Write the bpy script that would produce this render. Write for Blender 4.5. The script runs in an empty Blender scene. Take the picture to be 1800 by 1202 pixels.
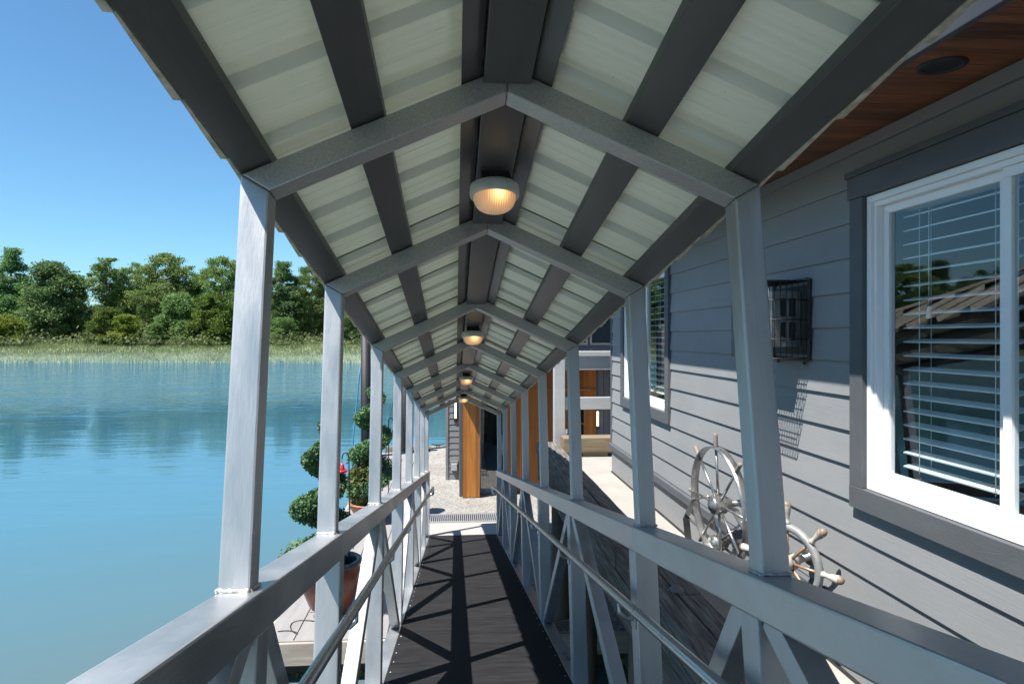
import bpy, bmesh, math, random
from mathutils import Matrix, Vector, noise
R = math.radians
S = bpy.context.scene
C = S.collection
rnd = random.Random(11)

# ------------------------------------------------------------------ materials
def new_mat(name):
    m = bpy.data.materials.new(name); m.use_nodes = True
    nt = m.node_tree
    b = nt.nodes['Principled BSDF']
    return m, nt, b

def N(nt, t, **kw):
    n = nt.nodes.new(t)
    for k, v in kw.items(): setattr(n, k, v)
    return n

def mat(name, c1, c2=None, rough=.6, metal=0., scale=4., stretch=(1, 1, 1), bump=0., bscale=None, bstretch=None,
        rvar=0., detail=6., spec=None, contrast=(.3, .7), bdist=.002, course=None):
    """procedural two-tone surface with noise driven tone, roughness and relief"""
    m, nt, b = new_mat(name)
    L = nt.links.new
    tc = N(nt, 'ShaderNodeTexCoord')
    mp = N(nt, 'ShaderNodeMapping'); mp.inputs['Scale'].default_value = stretch
    L(tc.outputs['Object'], mp.inputs['Vector'])
    nz = N(nt, 'ShaderNodeTexNoise'); nz.inputs['Scale'].default_value = scale; nz.inputs['Detail'].default_value = detail
    nz.inputs['Roughness'].default_value = .62
    L(mp.outputs[0], nz.inputs['Vector'])
    cr = N(nt, 'ShaderNodeValToRGB')
    cr.color_ramp.elements[0].position, cr.color_ramp.elements[1].position = contrast
    c2 = c2 or c1
    cr.color_ramp.elements[0].color = (*c1, 1); cr.color_ramp.elements[1].color = (*c2, 1)
    L(nz.outputs['Fac'], cr.inputs['Fac']); L(cr.outputs['Color'], b.inputs['Base Color'])
    if course:
        sz = N(nt, 'ShaderNodeSeparateXYZ'); L(tc.outputs['Object'], sz.inputs[0])
        ma = N(nt, 'ShaderNodeMath', operation='MULTIPLY_ADD'); ma.inputs[1].default_value = 1 / course[0]; ma.inputs[2].default_value = course[1]; L(sz.outputs['Z'], ma.inputs[0])
        fl = N(nt, 'ShaderNodeMath', operation='FLOOR'); L(ma.outputs[0], fl.inputs[0])
        wn = N(nt, 'ShaderNodeTexWhiteNoise', noise_dimensions='1D'); L(fl.outputs[0], wn.inputs['W'])
        mv = N(nt, 'ShaderNodeMapRange'); mv.inputs['To Min'].default_value = .94; mv.inputs['To Max'].default_value = 1.05; L(wn.outputs['Value'], mv.inputs['Value'])
        hv = N(nt, 'ShaderNodeHueSaturation'); L(mv.outputs[0], hv.inputs['Value']); L(cr.outputs['Color'], hv.inputs['Color']); L(hv.outputs[0], b.inputs['Base Color'])
    b.inputs['Roughness'].default_value = rough; b.inputs['Metallic'].default_value = metal
    if spec is not None: b.inputs['Specular IOR Level'].default_value = spec
    if rvar:
        mr = N(nt, 'ShaderNodeMapRange'); mr.inputs['To Min'].default_value = rough - rvar; mr.inputs['To Max'].default_value = rough + rvar
        mr.inputs['From Min'].default_value = .3; mr.inputs['From Max'].default_value = .7
        L(nz.outputs['Fac'], mr.inputs['Value']); L(mr.outputs[0], b.inputs['Roughness'])
    if bump:
        mp2 = N(nt, 'ShaderNodeMapping'); mp2.inputs['Scale'].default_value = bstretch or stretch
        L(tc.outputs['Object'], mp2.inputs['Vector'])
        n2 = N(nt, 'ShaderNodeTexNoise'); n2.inputs['Scale'].default_value = bscale or scale * 6; n2.inputs['Detail'].default_value = 5
        L(mp2.outputs[0], n2.inputs['Vector'])
        bp = N(nt, 'ShaderNodeBump'); bp.inputs['Strength'].default_value = bump; bp.inputs['Distance'].default_value = bdist
        L(n2.outputs['Fac'], bp.inputs['Height']); L(bp.outputs[0], b.inputs['Normal'])
    return m

M = {}
M['alu'] = mat('brushed_aluminium', (0.418, 0.426, 0.439), (0.548, 0.557, 0.566), .48, .8, 9, (1, 1, .22), .3, 160, (1, 1, .15), .1)
M['alu_chord'] = mat('drawn_aluminium', (0.374, 0.383, 0.392), (0.609, 0.613, 0.618), .38, .8, 3.2, (1, .5, 1), .25, 140, (1, .1, 1), .12)
M['galv'] = mat('galvanised_steel', (.33, .322, .31), (.50, .49, .47), .5, .65, 150, (1, 1, 1), .5, 190, None, .1, detail=4, contrast=(.3, .7))
M['old_zinc'] = mat('weathered_zinc', (.13, .14, .15), (.22, .23, .24), .7, .3, 30)
M['weld'] = mat('weld_metal', (.38, .38, .38), (.6, .6, .59), .45, .8, 90, bump=.6, bscale=220)
M['purlin'] = mat('dark_grey_paint', (0.055, 0.0545, 0.054), (0.08, 0.079, 0.078), .4, 0, 6, (1, .15, 1), .25, 60, (1, .08, 1))
M['panel_edge'] = mat('weathered_edge', (.22, .20, .13), (.56, .52, .42), .8, 0, 24)
M['deck'] = mat('dark_tread', (0.010, 0.010, 0.012), (0.032, 0.032, 0.034), .8, 0, 11, (.3, 2.2, 1), .25, 90, (.3, 2.2, 1), .1, spec=.12, contrast=(.3, .85), detail=9)
M['handrail'] = mat('handrail_metal', (.44, .45, .46), (.50, .51, .52), .3, .95, 6, (1, 1, 1), .03, 90, (1, 1, 1), .04)
M['siding'] = mat('grey_fibre_cement', (.195, .202, .210), (.232, .239, .247), .72, 0, 3, (1, .3, 1), .35, 70, (1, .12, 2.4), course=(.166, -14.231 + 40))
M['trim'] = mat('dark_grey_trim', (0.07, 0.076, 0.085), (0.09, 0.096, 0.106), .62, 0, 8, (1, .4, 1), .45, 130, (1, .6, 1.4))
M['dark_trim'] = mat('charcoal_trim', (.055, .06, .07), (.075, .08, .09), .6, 0, 8, bump=.2)
M['vinyl'] = mat('white_vinyl', (.76, .77, .78), (.80, .81, .82), .36, 0, 6)
M['black'] = mat('matt_black', (.012, .012, .013), (.02, .02, .021), .55, 0, 20)
M['fascia_paint'] = mat('slate_fascia', (0.028, 0.03, 0.037), (0.04, 0.043, 0.05), .6, 0, 6, bump=.2)
M['black_metal'] = mat('black_wire', (.02, .02, .022), (.035, .035, .037), .4, .3, 40)
M['interior'] = mat('dim_interior', (.05, .055, .06), (.07, .07, .075), .9, 0, 2)
M['blind'] = mat('white_blind', (0.696, 0.713, 0.713), (0.731, 0.748, 0.748), .45, 0, 8)
M['concrete'] = mat('pale_concrete', (0.261, 0.248, 0.226), (0.326, 0.313, 0.291), .85, 0, 3, bump=.3, bscale=120)
M['dock'] = mat('dock_boards', (0.207, 0.197, 0.194), (0.263, 0.253, 0.251), .8, 0, 3, (3, .5, 1), .3, 60, (6, .4, 1))
M['fascia_wood'] = mat('weathered_fascia', (0.252, 0.209, 0.170), (0.429, 0.378, 0.322), .85, 0, 4, (.4, 1, 4), .5, 60, (.3, 1, 3))
M['sill'] = mat('dock_float', (.035, .03, .022), (.075, .06, .04), .85, 0, 3, bump=.5)
M['alu_dull'] = mat('dull_plate', (0.345, 0.325, 0.294), (0.388, 0.369, 0.345), .7, .1, 5)
M['grate'] = mat('grating_metal', (.42, .43, .44), (.52, .53, .54), .5, .6, 20)
M['rope_blue'] = mat('blue_rope', (.02, .16, .30), (.04, .22, .36), .8, 0, 60)
M['rope_dark'] = mat('dark_line', (.03, .05, .07), (.05, .07, .09), .8, 0, 60)
M['cable'] = mat('black_cable', (.02, .02, .02), (.03, .03, .03), .5, 0, 40)
M['terracotta'] = mat('glazed_terracotta', (.125, .032, .018), (.21, .062, .034), .28, 0, 5, (1, 1, .4), .2, 30, rvar=.1)
M['pot_rim'] = mat('dark_glaze', (.02, .022, .035), (.05, .05, .065), .3, 0, 12)
M['bowl'] = mat('orange_terracotta', (.30, .115, .05), (.42, .18, .09), .6, 0, 6, bump=.2)
M['soil'] = mat('potting_soil', (.03, .022, .015), (.06, .045, .03), .95, 0, 20, bump=.8, bscale=60)
M['bark'] = mat('bark', (.07, .055, .04), (.16, .13, .105), .9, 0, 3, (1, 1, .2), .8, 12)
M['pale_bark'] = mat('pale_bark', (.20, .185, .16), (.34, .32, .29), .9, 0, 2, (1, 1, .2), .6, 9)
M['red'] = mat('red_plastic', (.45, .01, .015), (.55, .015, .02), .25, 0, 20)
M['clear'] = mat('feeder_glass', (.5, .05, .05), (.6, .1, .1), .1, 0, 20)
M['steel'] = mat('stainless_steel', (0.365, 0.357, 0.348), (0.479, 0.470, 0.461), .34, .92, 14, (1, 1, 1), .12, 60, rvar=.08)
M['handle_grey'] = mat('weathered_handle', (.16, .135, .115), (.24, .21, .185), .7, 0, 12, bump=.3)
M['handle_white'] = mat('peeling_white_handle', (0.15, 0.09, 0.06), (0.4, 0.375, 0.345), .6, 0, 26, (1, 1, .5), .4, 60, contrast=(.36, .46))
M['handle_tip'] = mat('worn_wood_tip', (.15, .10, .07), (.24, .175, .13), .5, 0, 18)
M['cast_rim'] = mat('grey_cast_rim', (.22, .225, .225), (.34, .345, .34), .55, .3, 24, bump=.3, bscale=120)
M['brass'] = mat('dull_brass', (.30, .18, .11), (.46, .31, .21), .45, .6, 20)
M['pile'] = mat('dark_steel_pile', (.010, .010, .014), (.024, .023, .026), .6, .2, 3, (1, 1, .3), .3)
M['navy'] = mat('navy_cladding', (.03, .045, .065), (.045, .06, .08), .5, 0, 3)
M['grey_board'] = mat('grey_board', (0.157, 0.157, 0.161), (0.200, 0.200, 0.204), .7, 0, 5, bump=.2)
M['box_plastic'] = mat('outlet_plastic', (.32, .32, .32), (.4, .4, .4), .5, 0, 20)
M['white_alu'] = mat('white_aluminium', (0.539, 0.548, 0.557), (0.644, 0.652, 0.661), .5, .55, 6, (.2, 1, 1), .2, 60, (.15, 1, 1))
M['housing'] = mat('grey_lamp_housing', (.42, .44, .42), (.52, .54, .52), .5, 0, 25, bump=.15)
M['aggregate_trim'] = M['dock']

def mat_wood(name, c1, c2, c3, plank=0., axis='x', rough=.5, grain=(1, 12, 12), seam=(.01, .008, .006), seamw=.035, bump=.35):
    """timber: stretched grain noise, board to board tone and dark board seams across 'axis' every 'plank' metres"""
    m, nt, b = new_mat(name); L = nt.links.new
    tc = N(nt, 'ShaderNodeTexCoord')
    mp = N(nt, 'ShaderNodeMapping'); mp.inputs['Scale'].default_value = grain
    L(tc.outputs['Object'], mp.inputs['Vector'])
    nz = N(nt, 'ShaderNodeTexNoise'); nz.inputs['Scale'].default_value = 2.2; nz.inputs['Detail'].default_value = 8; nz.inputs['Distortion'].default_value = .6
    cr = N(nt, 'ShaderNodeValToRGB')
    cr.color_ramp.elements[0].position = .3; cr.color_ramp.elements[1].position = .72
    cr.color_ramp.elements[0].color = (*c1, 1); cr.color_ramp.elements[1].color = (*c3, 1)
    e = cr.color_ramp.elements.new(.5); e.color = (*c2, 1)
    col = cr.outputs['Color']
    if plank:
        sp = N(nt, 'ShaderNodeSeparateXYZ'); L(tc.outputs['Object'], sp.inputs[0])
        dv = N(nt, 'ShaderNodeMath', operation='DIVIDE'); dv.inputs[1].default_value = plank
        L(sp.outputs[axis.upper()], dv.inputs[0])
        fl = N(nt, 'ShaderNodeMath', operation='FLOOR'); L(dv.outputs[0], fl.inputs[0])
        fr = N(nt, 'ShaderNodeMath', operation='FRACT'); L(dv.outputs[0], fr.inputs[0])
        wn = N(nt, 'ShaderNodeTexWhiteNoise', noise_dimensions='1D'); L(fl.outputs[0], wn.inputs['W'])
        ad = N(nt, 'ShaderNodeVectorMath', operation='ADD'); L(mp.outputs[0], ad.inputs[0])
        sc = N(nt, 'ShaderNodeVectorMath', operation='SCALE'); sc.inputs['Scale'].default_value = 40; L(wn.outputs['Color'], sc.inputs[0]); L(sc.outputs[0], ad.inputs[1])
        L(ad.outputs[0], nz.inputs['Vector'])
        hs = N(nt, 'ShaderNodeHueSaturation')
        mr = N(nt, 'ShaderNodeMapRange'); mr.inputs['To Min'].default_value = .62; mr.inputs['To Max'].default_value = 1.35
        L(wn.outputs['Value'], mr.inputs['Value']); L(mr.outputs[0], hs.inputs['Value']); L(col, hs.inputs['Color'])
        lt = N(nt, 'ShaderNodeMath', operation='LESS_THAN'); lt.inputs[1].default_value = seamw; L(fr.outputs[0], lt.inputs[0])
        mx = N(nt, 'ShaderNodeMix', data_type='RGBA'); L(lt.outputs[0], mx.inputs[0]); L(hs.outputs[0], mx.inputs[6]); mx.inputs[7].default_value = (*seam, 1)
        col = mx.outputs[2]
    else:
        L(mp.outputs[0], nz.inputs['Vector'])
    L(nz.outputs['Fac'], cr.inputs['Fac'])
    L(col, b.inputs['Base Color'])
    b.inputs['Roughness'].default_value = rough
    bp = N(nt, 'ShaderNodeBump'); bp.inputs['Strength'].default_value = bump; bp.inputs['Distance'].default_value = .004
    L(nz.outputs['Fac'], bp.inputs['Height']); L(bp.outputs[0], b.inputs['Normal'])
    return m

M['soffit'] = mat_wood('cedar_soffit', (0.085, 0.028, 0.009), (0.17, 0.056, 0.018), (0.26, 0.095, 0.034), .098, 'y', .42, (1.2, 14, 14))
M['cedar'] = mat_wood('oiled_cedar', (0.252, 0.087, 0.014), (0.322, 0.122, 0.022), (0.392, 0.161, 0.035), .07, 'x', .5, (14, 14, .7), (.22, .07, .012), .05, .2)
M['cedar_wall'] = mat_wood('orange_cedar_cladding', (.25, .066, .006), (.31, .09, .009), (.37, .115, .014), .12, 'x', .5, (12, 12, .6), (.2, .05, .005), .05, .2)
M['timber'] = mat_wood('weathered_timber', (.045, .04, .036), (.135, .122, .11), (.25, .232, .21), 0, 'x', .9, (26, 1.6, 26), bump=1.)
M['tan_timber'] = mat_wood('tan_timber', (0.131, 0.096, 0.057), (0.187, 0.144, 0.091), (0.244, 0.196, 0.135), 0, 'x', .85, (.8, 9, 9), bump=.6)
M['vert_board'] = mat_wood('grey_vertical_boards', (0.087, 0.087, 0.096), (0.113, 0.113, 0.122), (0.139, 0.139, 0.148), .16, 'x', .7, (9, 9, .7), (.02, .02, .022), .08, .2)
M['dark_wall'] = mat_wood('bulkhead_sheeting', (.05, .045, .045), (.085, .08, .08), (.13, .12, .12), .085, 'z', .85, (2, 2, 4), (.012, .011, .011), .18, .5)

def mat_panel(top=False):
    m, nt, b = new_mat('weathered_roof_top' if top else 'pale_ribbed_roofing'); L = nt.links.new
    tc = N(nt, 'ShaderNodeTexCoord')
    mp = N(nt, 'ShaderNodeMapping'); mp.inputs['Scale'].default_value = (.9, 22, .9); L(tc.outputs['Object'], mp.inputs[0])
    nz = N(nt, 'ShaderNodeTexNoise'); nz.inputs['Scale'].default_value = 3; nz.inputs['Detail'].default_value = 7; L(mp.outputs[0], nz.inputs['Vector'])
    cr = N(nt, 'ShaderNodeValToRGB'); cr.color_ramp.elements[0].position = .3; cr.color_ramp.elements[1].position = .7
    cr.color_ramp.elements[0].color = ((.10, .09, .08, 1) if top else (.60, .62, .555, 1)); cr.color_ramp.elements[1].color = ((.17, .155, .14, 1) if top else (.68, .70, .63, 1))
    L(nz.outputs['Fac'], cr.inputs['Fac'])
    n2 = N(nt, 'ShaderNodeTexNoise'); n2.inputs['Scale'].default_value = 60; n2.inputs['Detail'].default_value = 2; L(tc.outputs['Object'], n2.inputs['Vector'])
    sp = N(nt, 'ShaderNodeMath', operation='GREATER_THAN'); sp.inputs[1].default_value = .78; L(n2.outputs['Fac'], sp.inputs[0])
    mx = N(nt, 'ShaderNodeMix', data_type='RGBA'); L(sp.outputs[0], mx.inputs[0]); L(cr.outputs[0], mx.inputs[6]); mx.inputs[7].default_value = (.25, .24, .2, 1)
    L(mx.outputs[2], b.inputs['Base Color']); b.inputs['Roughness'].default_value = .45
    tr = N(nt, 'ShaderNodeBsdfTranslucent'); tr.inputs['Color'].default_value = (.80, .84, .70, 1)
    ms = N(nt, 'ShaderNodeMixShader'); ms.inputs[0].default_value = .42 if top else PANEL_TRANSLUCENT
    L(b.outputs[0], ms.inputs[1]); L(tr.outputs[0], ms.inputs[2]); L(ms.outputs[0], nt.nodes['Material Output'].inputs[0])
    return m
PANEL_TRANSLUCENT = .095
M['panel'] = mat_panel()
M['roof_top'] = mat_panel(True)

def mat_aggregate():
    m, nt, b = new_mat('exposed_aggregate'); L = nt.links.new
    tc = N(nt, 'ShaderNodeTexCoord')
    v = N(nt, 'ShaderNodeTexVoronoi'); v.inputs['Scale'].default_value = 34; L(tc.outputs['Object'], v.inputs['Vector'])
    cr = N(nt, 'ShaderNodeValToRGB'); cr.color_ramp.elements[0].color = (.10, .095, .085, 1); cr.color_ramp.elements[1].color = (.37, .35, .32, 1)
    L(v.outputs['Color'], cr.inputs['Fac'])
    nz = N(nt, 'ShaderNodeTexNoise'); nz.inputs['Scale'].default_value = .8; L(tc.outputs['Object'], nz.inputs['Vector'])
    hs = N(nt, 'ShaderNodeHueSaturation'); mr = N(nt, 'ShaderNodeMapRange'); mr.inputs['To Min'].default_value = .75; mr.inputs['To Max'].default_value = 1.2
    L(nz.outputs['Fac'], mr.inputs['Value']); L(mr.outputs[0], hs.inputs['Value']); L(cr.outputs[0], hs.inputs['Color'])
    L(hs.outputs[0], b.inputs['Base Color']); b.inputs['Roughness'].default_value = .85
    bp = N(nt, 'ShaderNodeBump'); bp.inputs['Strength'].default_value = .5; bp.inputs['Distance'].default_value = .006
    L(v.outputs['Distance'], bp.inputs['Height']); L(bp.outputs[0], b.inputs['Normal'])
    return m
M['aggregate'] = mat_aggregate()

def mat_glass(name, tint=(.75, .85, .86), refl=1.0):
    """thin window glass: fresnel mirror over a tinted clear sheet"""
    m, nt, b = new_mat(name); L = nt.links.new
    nt.nodes.remove(b)
    fr = N(nt, 'ShaderNodeFresnel'); fr.inputs['IOR'].default_value = 1.75
    ml = N(nt, 'ShaderNodeMath', operation='MULTIPLY'); ml.inputs[1].default_value = refl; ml.use_clamp = True
    ge = N(nt, 'ShaderNodeNewGeometry'); iv = N(nt, 'ShaderNodeMath', operation='SUBTRACT'); iv.inputs[0].default_value = 1; L(ge.outputs['Backfacing'], iv.inputs[1])
    m2 = N(nt, 'ShaderNodeMath', operation='MULTIPLY'); L(fr.outputs[0], m2.inputs[0]); L(iv.outputs[0], m2.inputs[1]); L(m2.outputs[0], ml.inputs[0])
    tr = N(nt, 'ShaderNodeBsdfTransparent'); tr.inputs[0].default_value = (*tint, 1)
    gl = N(nt, 'ShaderNodeBsdfGlossy'); gl.inputs['Roughness'].default_value = .004
    nz = N(nt, 'ShaderNodeTexNoise'); nz.inputs['Scale'].default_value = 1.3
    tc = N(nt, 'ShaderNodeTexCoord'); L(tc.outputs['Object'], nz.inputs['Vector'])
    bp = N(nt, 'ShaderNodeBump'); bp.inputs['Strength'].default_value = .05; bp.inputs['Distance'].default_value = .02
    L(nz.outputs['Fac'], bp.inputs['Height']); L(bp.outputs[0], gl.inputs['Normal'])
    mx = N(nt, 'ShaderNodeMixShader'); L(ml.outputs[0], mx.inputs[0]); L(tr.outputs[0], mx.inputs[1]); L(gl.outputs[0], mx.inputs[2])
    L(mx.outputs[0], nt.nodes['Material Output'].inputs[0])
    return m
M['glass'] = mat_glass('window_glass', (.92, .96, .97), 1.25)
M['door_glass'] = mat_glass('tinted_door_glass', (.5, .58, .58), 3.5)

def mat_emit(name, col, strength):
    m, nt, b = new_mat(name)
    b.inputs['Base Color'].default_value = (*col, 1)
    b.inputs['Emission Color'].default_value = (*col, 1); b.inputs['Emission Strength'].default_value = strength
    return m
M['strip_glow'] = mat_emit('lit_strip', (1., .80, .50), 1.6)

def mat_lens():
    """lit frosted lens: the bulb shows through as a bright spot, fine ribs"""
    m, nt, b = new_mat('lit_frosted_lens'); L = nt.links.new
    tc = N(nt, 'ShaderNodeTexCoord')
    vm = N(nt, 'ShaderNodeVectorMath', operation='DISTANCE'); vm.inputs[1].default_value = (.012, -.066, -.092); L(tc.outputs['Object'], vm.inputs[0])
    wv = N(nt, 'ShaderNodeTexWave'); wv.inputs['Scale'].default_value = 36; wv.inputs['Distortion'].default_value = .4; L(tc.outputs['Object'], wv.inputs['Vector'])
    cr = N(nt, 'ShaderNodeValToRGB'); e = cr.color_ramp.elements
    e[0].position = 0; e[0].color = (1.6, 1.25, .66, 1); e[1].position = .75; e[1].color = (.15, .08, .036, 1)
    x = e.new(.16); x.color = (1., .55, .17, 1); x = e.new(.36); x.color = (.36, .17, .06, 1)
    mr = N(nt, 'ShaderNodeMapRange'); mr.inputs['From Min'].default_value = .01; mr.inputs['From Max'].default_value = .13; L(vm.outputs['Value'], mr.inputs['Value'])
    ad = N(nt, 'ShaderNodeMath', operation='MULTIPLY_ADD'); ad.inputs[1].default_value = .12; L(wv.outputs['Fac'], ad.inputs[0]); L(mr.outputs[0], ad.inputs[2])
    L(ad.outputs[0], cr.inputs['Fac']); L(cr.outputs[0], b.inputs['Emission Color']); b.inputs['Emission Strength'].default_value = LENS
    b.inputs['Base Color'].default_value = (.45, .36, .27, 1); b.inputs['Roughness'].default_value = .25
    bp = N(nt, 'ShaderNodeBump'); bp.inputs['Strength'].default_value = .4; bp.inputs['Distance'].default_value = .002
    L(wv.outputs['Fac'], bp.inputs['Height']); L(bp.outputs[0], b.inputs['Normal'])
    return m
LENS = .72
M['lens'] = mat_lens()

def mat_leaf(name, dark, mid, light, scale=.35, trans=.45):
    m, nt, b = new_mat(name); L = nt.links.new
    tc = N(nt, 'ShaderNodeTexCoord')
    oi = N(nt, 'ShaderNodeObjectInfo')
    nz = N(nt, 'ShaderNodeTexNoise'); nz.inputs['Scale'].default_value = scale; nz.inputs['Detail'].default_value = 5; nz.inputs['Roughness'].default_value = .7
    L(tc.outputs['Object'], nz.inputs['Vector'])
    cr = N(nt, 'ShaderNodeValToRGB'); e = cr.color_ramp.elements
    e[0].position = .32; e[0].color = (*dark, 1); e[1].position = .7; e[1].color = (*light, 1); x = e.new(.5); x.color = (*mid, 1)
    L(nz.outputs['Fac'], cr.inputs['Fac'])
    hs = N(nt, 'ShaderNodeHueSaturation')
    mr = N(nt, 'ShaderNodeMapRange'); mr.inputs['To Min'].default_value = .8; mr.inputs['To Max'].default_value = 1.2; L(oi.outputs['Random'], mr.inputs['Value']); L(mr.outputs[0], hs.inputs['Value'])
    mh = N(nt, 'ShaderNodeMapRange'); mh.inputs['To Min'].default_value = .485; mh.inputs['To Max'].default_value = .515; L(oi.outputs['Random'], mh.inputs['Value']); L(mh.outputs[0], hs.inputs['Hue'])
    L(cr.outputs[0], hs.inputs['Color']); L(hs.outputs[0], b.inputs['Base Color'])
    b.inputs['Roughness'].default_value = .55; b.inputs['Specular IOR Level'].default_value = .3
    tr = N(nt, 'ShaderNodeBsdfTranslucent'); L(hs.outputs[0], tr.inputs['Color'])
    ms = N(nt, 'ShaderNodeMixShader'); ms.inputs[0].default_value = trans
    L(b.outputs[0], ms.inputs[1]); L(tr.outputs[0], ms.inputs[2]); L(ms.outputs[0], nt.nodes['Material Output'].inputs[0])
    return m
M['leaf_dark'] = mat_leaf('dark_green_leaves', (0.057, 0.126, 0.047), (0.126, 0.233, 0.077), (0.247, 0.365, 0.129))
M['leaf_mid'] = mat_leaf('mid_green_leaves', (0.070, 0.143, 0.044), (0.154, 0.260, 0.073), (0.290, 0.397, 0.124))
M['leaf_olive'] = mat_leaf('olive_leaves', (0.081, 0.152, 0.044), (0.171, 0.260, 0.073), (0.290, 0.376, 0.113))
M['leaf_bright'] = mat_leaf('bright_green_leaves', (0.054, 0.102, 0.019), (0.116, 0.178, 0.028), (0.208, 0.258, 0.051))
M['leaf_yellow'] = mat_leaf('yellow_green_leaves', (0.104, 0.148, 0.019), (0.183, 0.235, 0.030), (0.278, 0.322, 0.052))
M['leaf_brush'] = mat_leaf('bank_brush_leaves', (0.073, 0.095, 0.037), (0.124, 0.146, 0.058), (0.190, 0.204, 0.088), .2)
M['topiary'] = mat_leaf('topiary_needles', (0.049, 0.116, 0.049), (0.090, 0.189, 0.074), (0.181, 0.295, 0.116), 5, .15)
M['topiary_olive'] = mat_leaf('olive_topiary_needles', (.06, .085, .025), (.11, .135, .04), (.20, .19, .06), 4, .15)
M['reed'] = mat_leaf('green_reeds', (0.150, 0.188, 0.083), (0.225, 0.270, 0.120), (0.331, 0.352, 0.180), .06, .3)
M['reed_pale'] = mat_leaf('pale_reeds', (0.328, 0.378, 0.245), (0.475, 0.525, 0.378), (0.656, 0.689, 0.525), .08, .3)

def mat_water():
    m, nt, b = new_mat('river_water'); L = nt.links.new
    tc = N(nt, 'ShaderNodeTexCoord')
    b.inputs['Roughness'].default_value = .04; b.inputs['IOR'].default_value = 1.33
    mp = N(nt, 'ShaderNodeMapping'); mp.inputs['Rotation'].default_value = (0, 0, R(28)); mp.inputs['Scale'].default_value = (.42, 1.5, 1); L(tc.outputs['Object'], mp.inputs[0])
    n1 = N(nt, 'ShaderNodeTexNoise'); n1.inputs['Scale'].default_value = 1.1; n1.inputs['Detail'].default_value = 4; L(mp.outputs[0], n1.inputs['Vector'])
    mp2 = N(nt, 'ShaderNodeMapping'); mp2.inputs['Rotation'].default_value = (0, 0, R(8)); mp2.inputs['Scale'].default_value = (.10, .34, 1); L(tc.outputs['Object'], mp2.inputs[0])
    n2 = N(nt, 'ShaderNodeTexNoise'); n2.inputs['Scale'].default_value = 1.; n2.inputs['Detail'].default_value = 3; L(mp2.outputs[0], n2.inputs['Vector'])
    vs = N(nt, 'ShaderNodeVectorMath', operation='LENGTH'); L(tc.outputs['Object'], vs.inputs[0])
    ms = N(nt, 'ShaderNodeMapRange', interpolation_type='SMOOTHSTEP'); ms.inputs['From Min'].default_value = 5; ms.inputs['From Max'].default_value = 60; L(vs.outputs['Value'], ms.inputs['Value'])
    cw = N(nt, 'ShaderNodeValToRGB'); cw.color_ramp.elements[0].color = (.085, .115, .112, 1); cw.color_ramp.elements[1].color = (.03, .11, .165, 1)  # base colour ramped outward from the eye: paler silt near, painted-in blue reflection beyond
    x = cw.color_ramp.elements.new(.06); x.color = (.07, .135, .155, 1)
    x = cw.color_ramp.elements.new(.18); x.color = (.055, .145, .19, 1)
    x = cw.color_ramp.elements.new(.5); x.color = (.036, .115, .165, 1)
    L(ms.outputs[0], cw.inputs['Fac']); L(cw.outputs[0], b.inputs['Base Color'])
    # wind: the open river ruffles, the water in the lee of the floats lies calmer
    vl = N(nt, 'ShaderNodeVectorMath', operation='LENGTH'); L(tc.outputs['Object'], vl.inputs[0])
    mr = N(nt, 'ShaderNodeMapRange', interpolation_type='SMOOTHSTEP'); mr.inputs['From Min'].default_value = 36; mr.inputs['From Max'].default_value = 80
    mr.inputs['To Min'].default_value = .035; mr.inputs['To Max'].default_value = 1.0; L(vl.outputs['Value'], mr.inputs['Value'])
    ad = N(nt, 'ShaderNodeMath', operation='MULTIPLY_ADD'); ad.inputs[1].default_value = 2.2; L(n2.outputs['Fac'], ad.inputs[0]); L(n1.outputs['Fac'], ad.inputs[2])
    bp = N(nt, 'ShaderNodeBump'); bp.inputs['Distance'].default_value = .30; L(mr.outputs[0], bp.inputs['Strength'])
    L(ad.outputs[0], bp.inputs['Height']); L(bp.outputs[0], b.inputs['Normal'])
    return m
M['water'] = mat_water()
M['bank'] = mat('bank_soil', (.17, .19, .11), (.23, .25, .15), .95, 0, .2, bump=.4, bscale=3)
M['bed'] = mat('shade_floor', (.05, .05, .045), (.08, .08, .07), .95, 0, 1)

# ------------------------------------------------------------------ mesh helpers
def bx(bm, x0, x1, y0, y1, z0, z1, mtx=None, bev=0.):
    vs = [bm.verts.new((x, y, z)) for x in (x0, x1) for y in (y0, y1) for z in (z0, z1)]
    fs = [(0, 1, 3, 2), (4, 6, 7, 5), (0, 4, 5, 1), (2, 3, 7, 6), (0, 2, 6, 4), (1, 5, 7, 3)]
    faces = [bm.faces.new([vs[i] for i in f]) for f in fs]
    if bev:
        es = list({e for f in faces for e in f.edges})
        r = bmesh.ops.bevel(bm, geom=es, offset=bev, segments=2, affect='EDGES', profile=.6)
        vs = list({v for f in r['faces'] for v in f.verts} | {v for v in vs if v.is_valid})
    if mtx is not None:
        for v in vs: v.co = mtx @ v.co
    return vs

def prism(bm, pts, y0, y1, bev=0., plane='xz'):
    """polygon in the xz plane pushed along y (or 'yz' along x)"""
    def P(p, d): return (p[0], d, p[1]) if plane == 'xz' else (d, p[0], p[1])
    a = [bm.verts.new(P(p, y0)) for p in pts]; b = [bm.verts.new(P(p, y1)) for p in pts]
    n = len(pts); fs = [bm.faces.new(a[::-1]), bm.faces.new(b)]
    for i in range(n): fs.append(bm.faces.new([a[i], a[(i + 1) % n], b[(i + 1) % n], b[i]]))
    bmesh.ops.recalc_face_normals(bm, faces=fs)
    if bev:
        es = list({e for f in fs for e in f.edges})
        bmesh.ops.bevel(bm, geom=es, offset=bev, segments=2, affect='EDGES', profile=.6)

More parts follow.
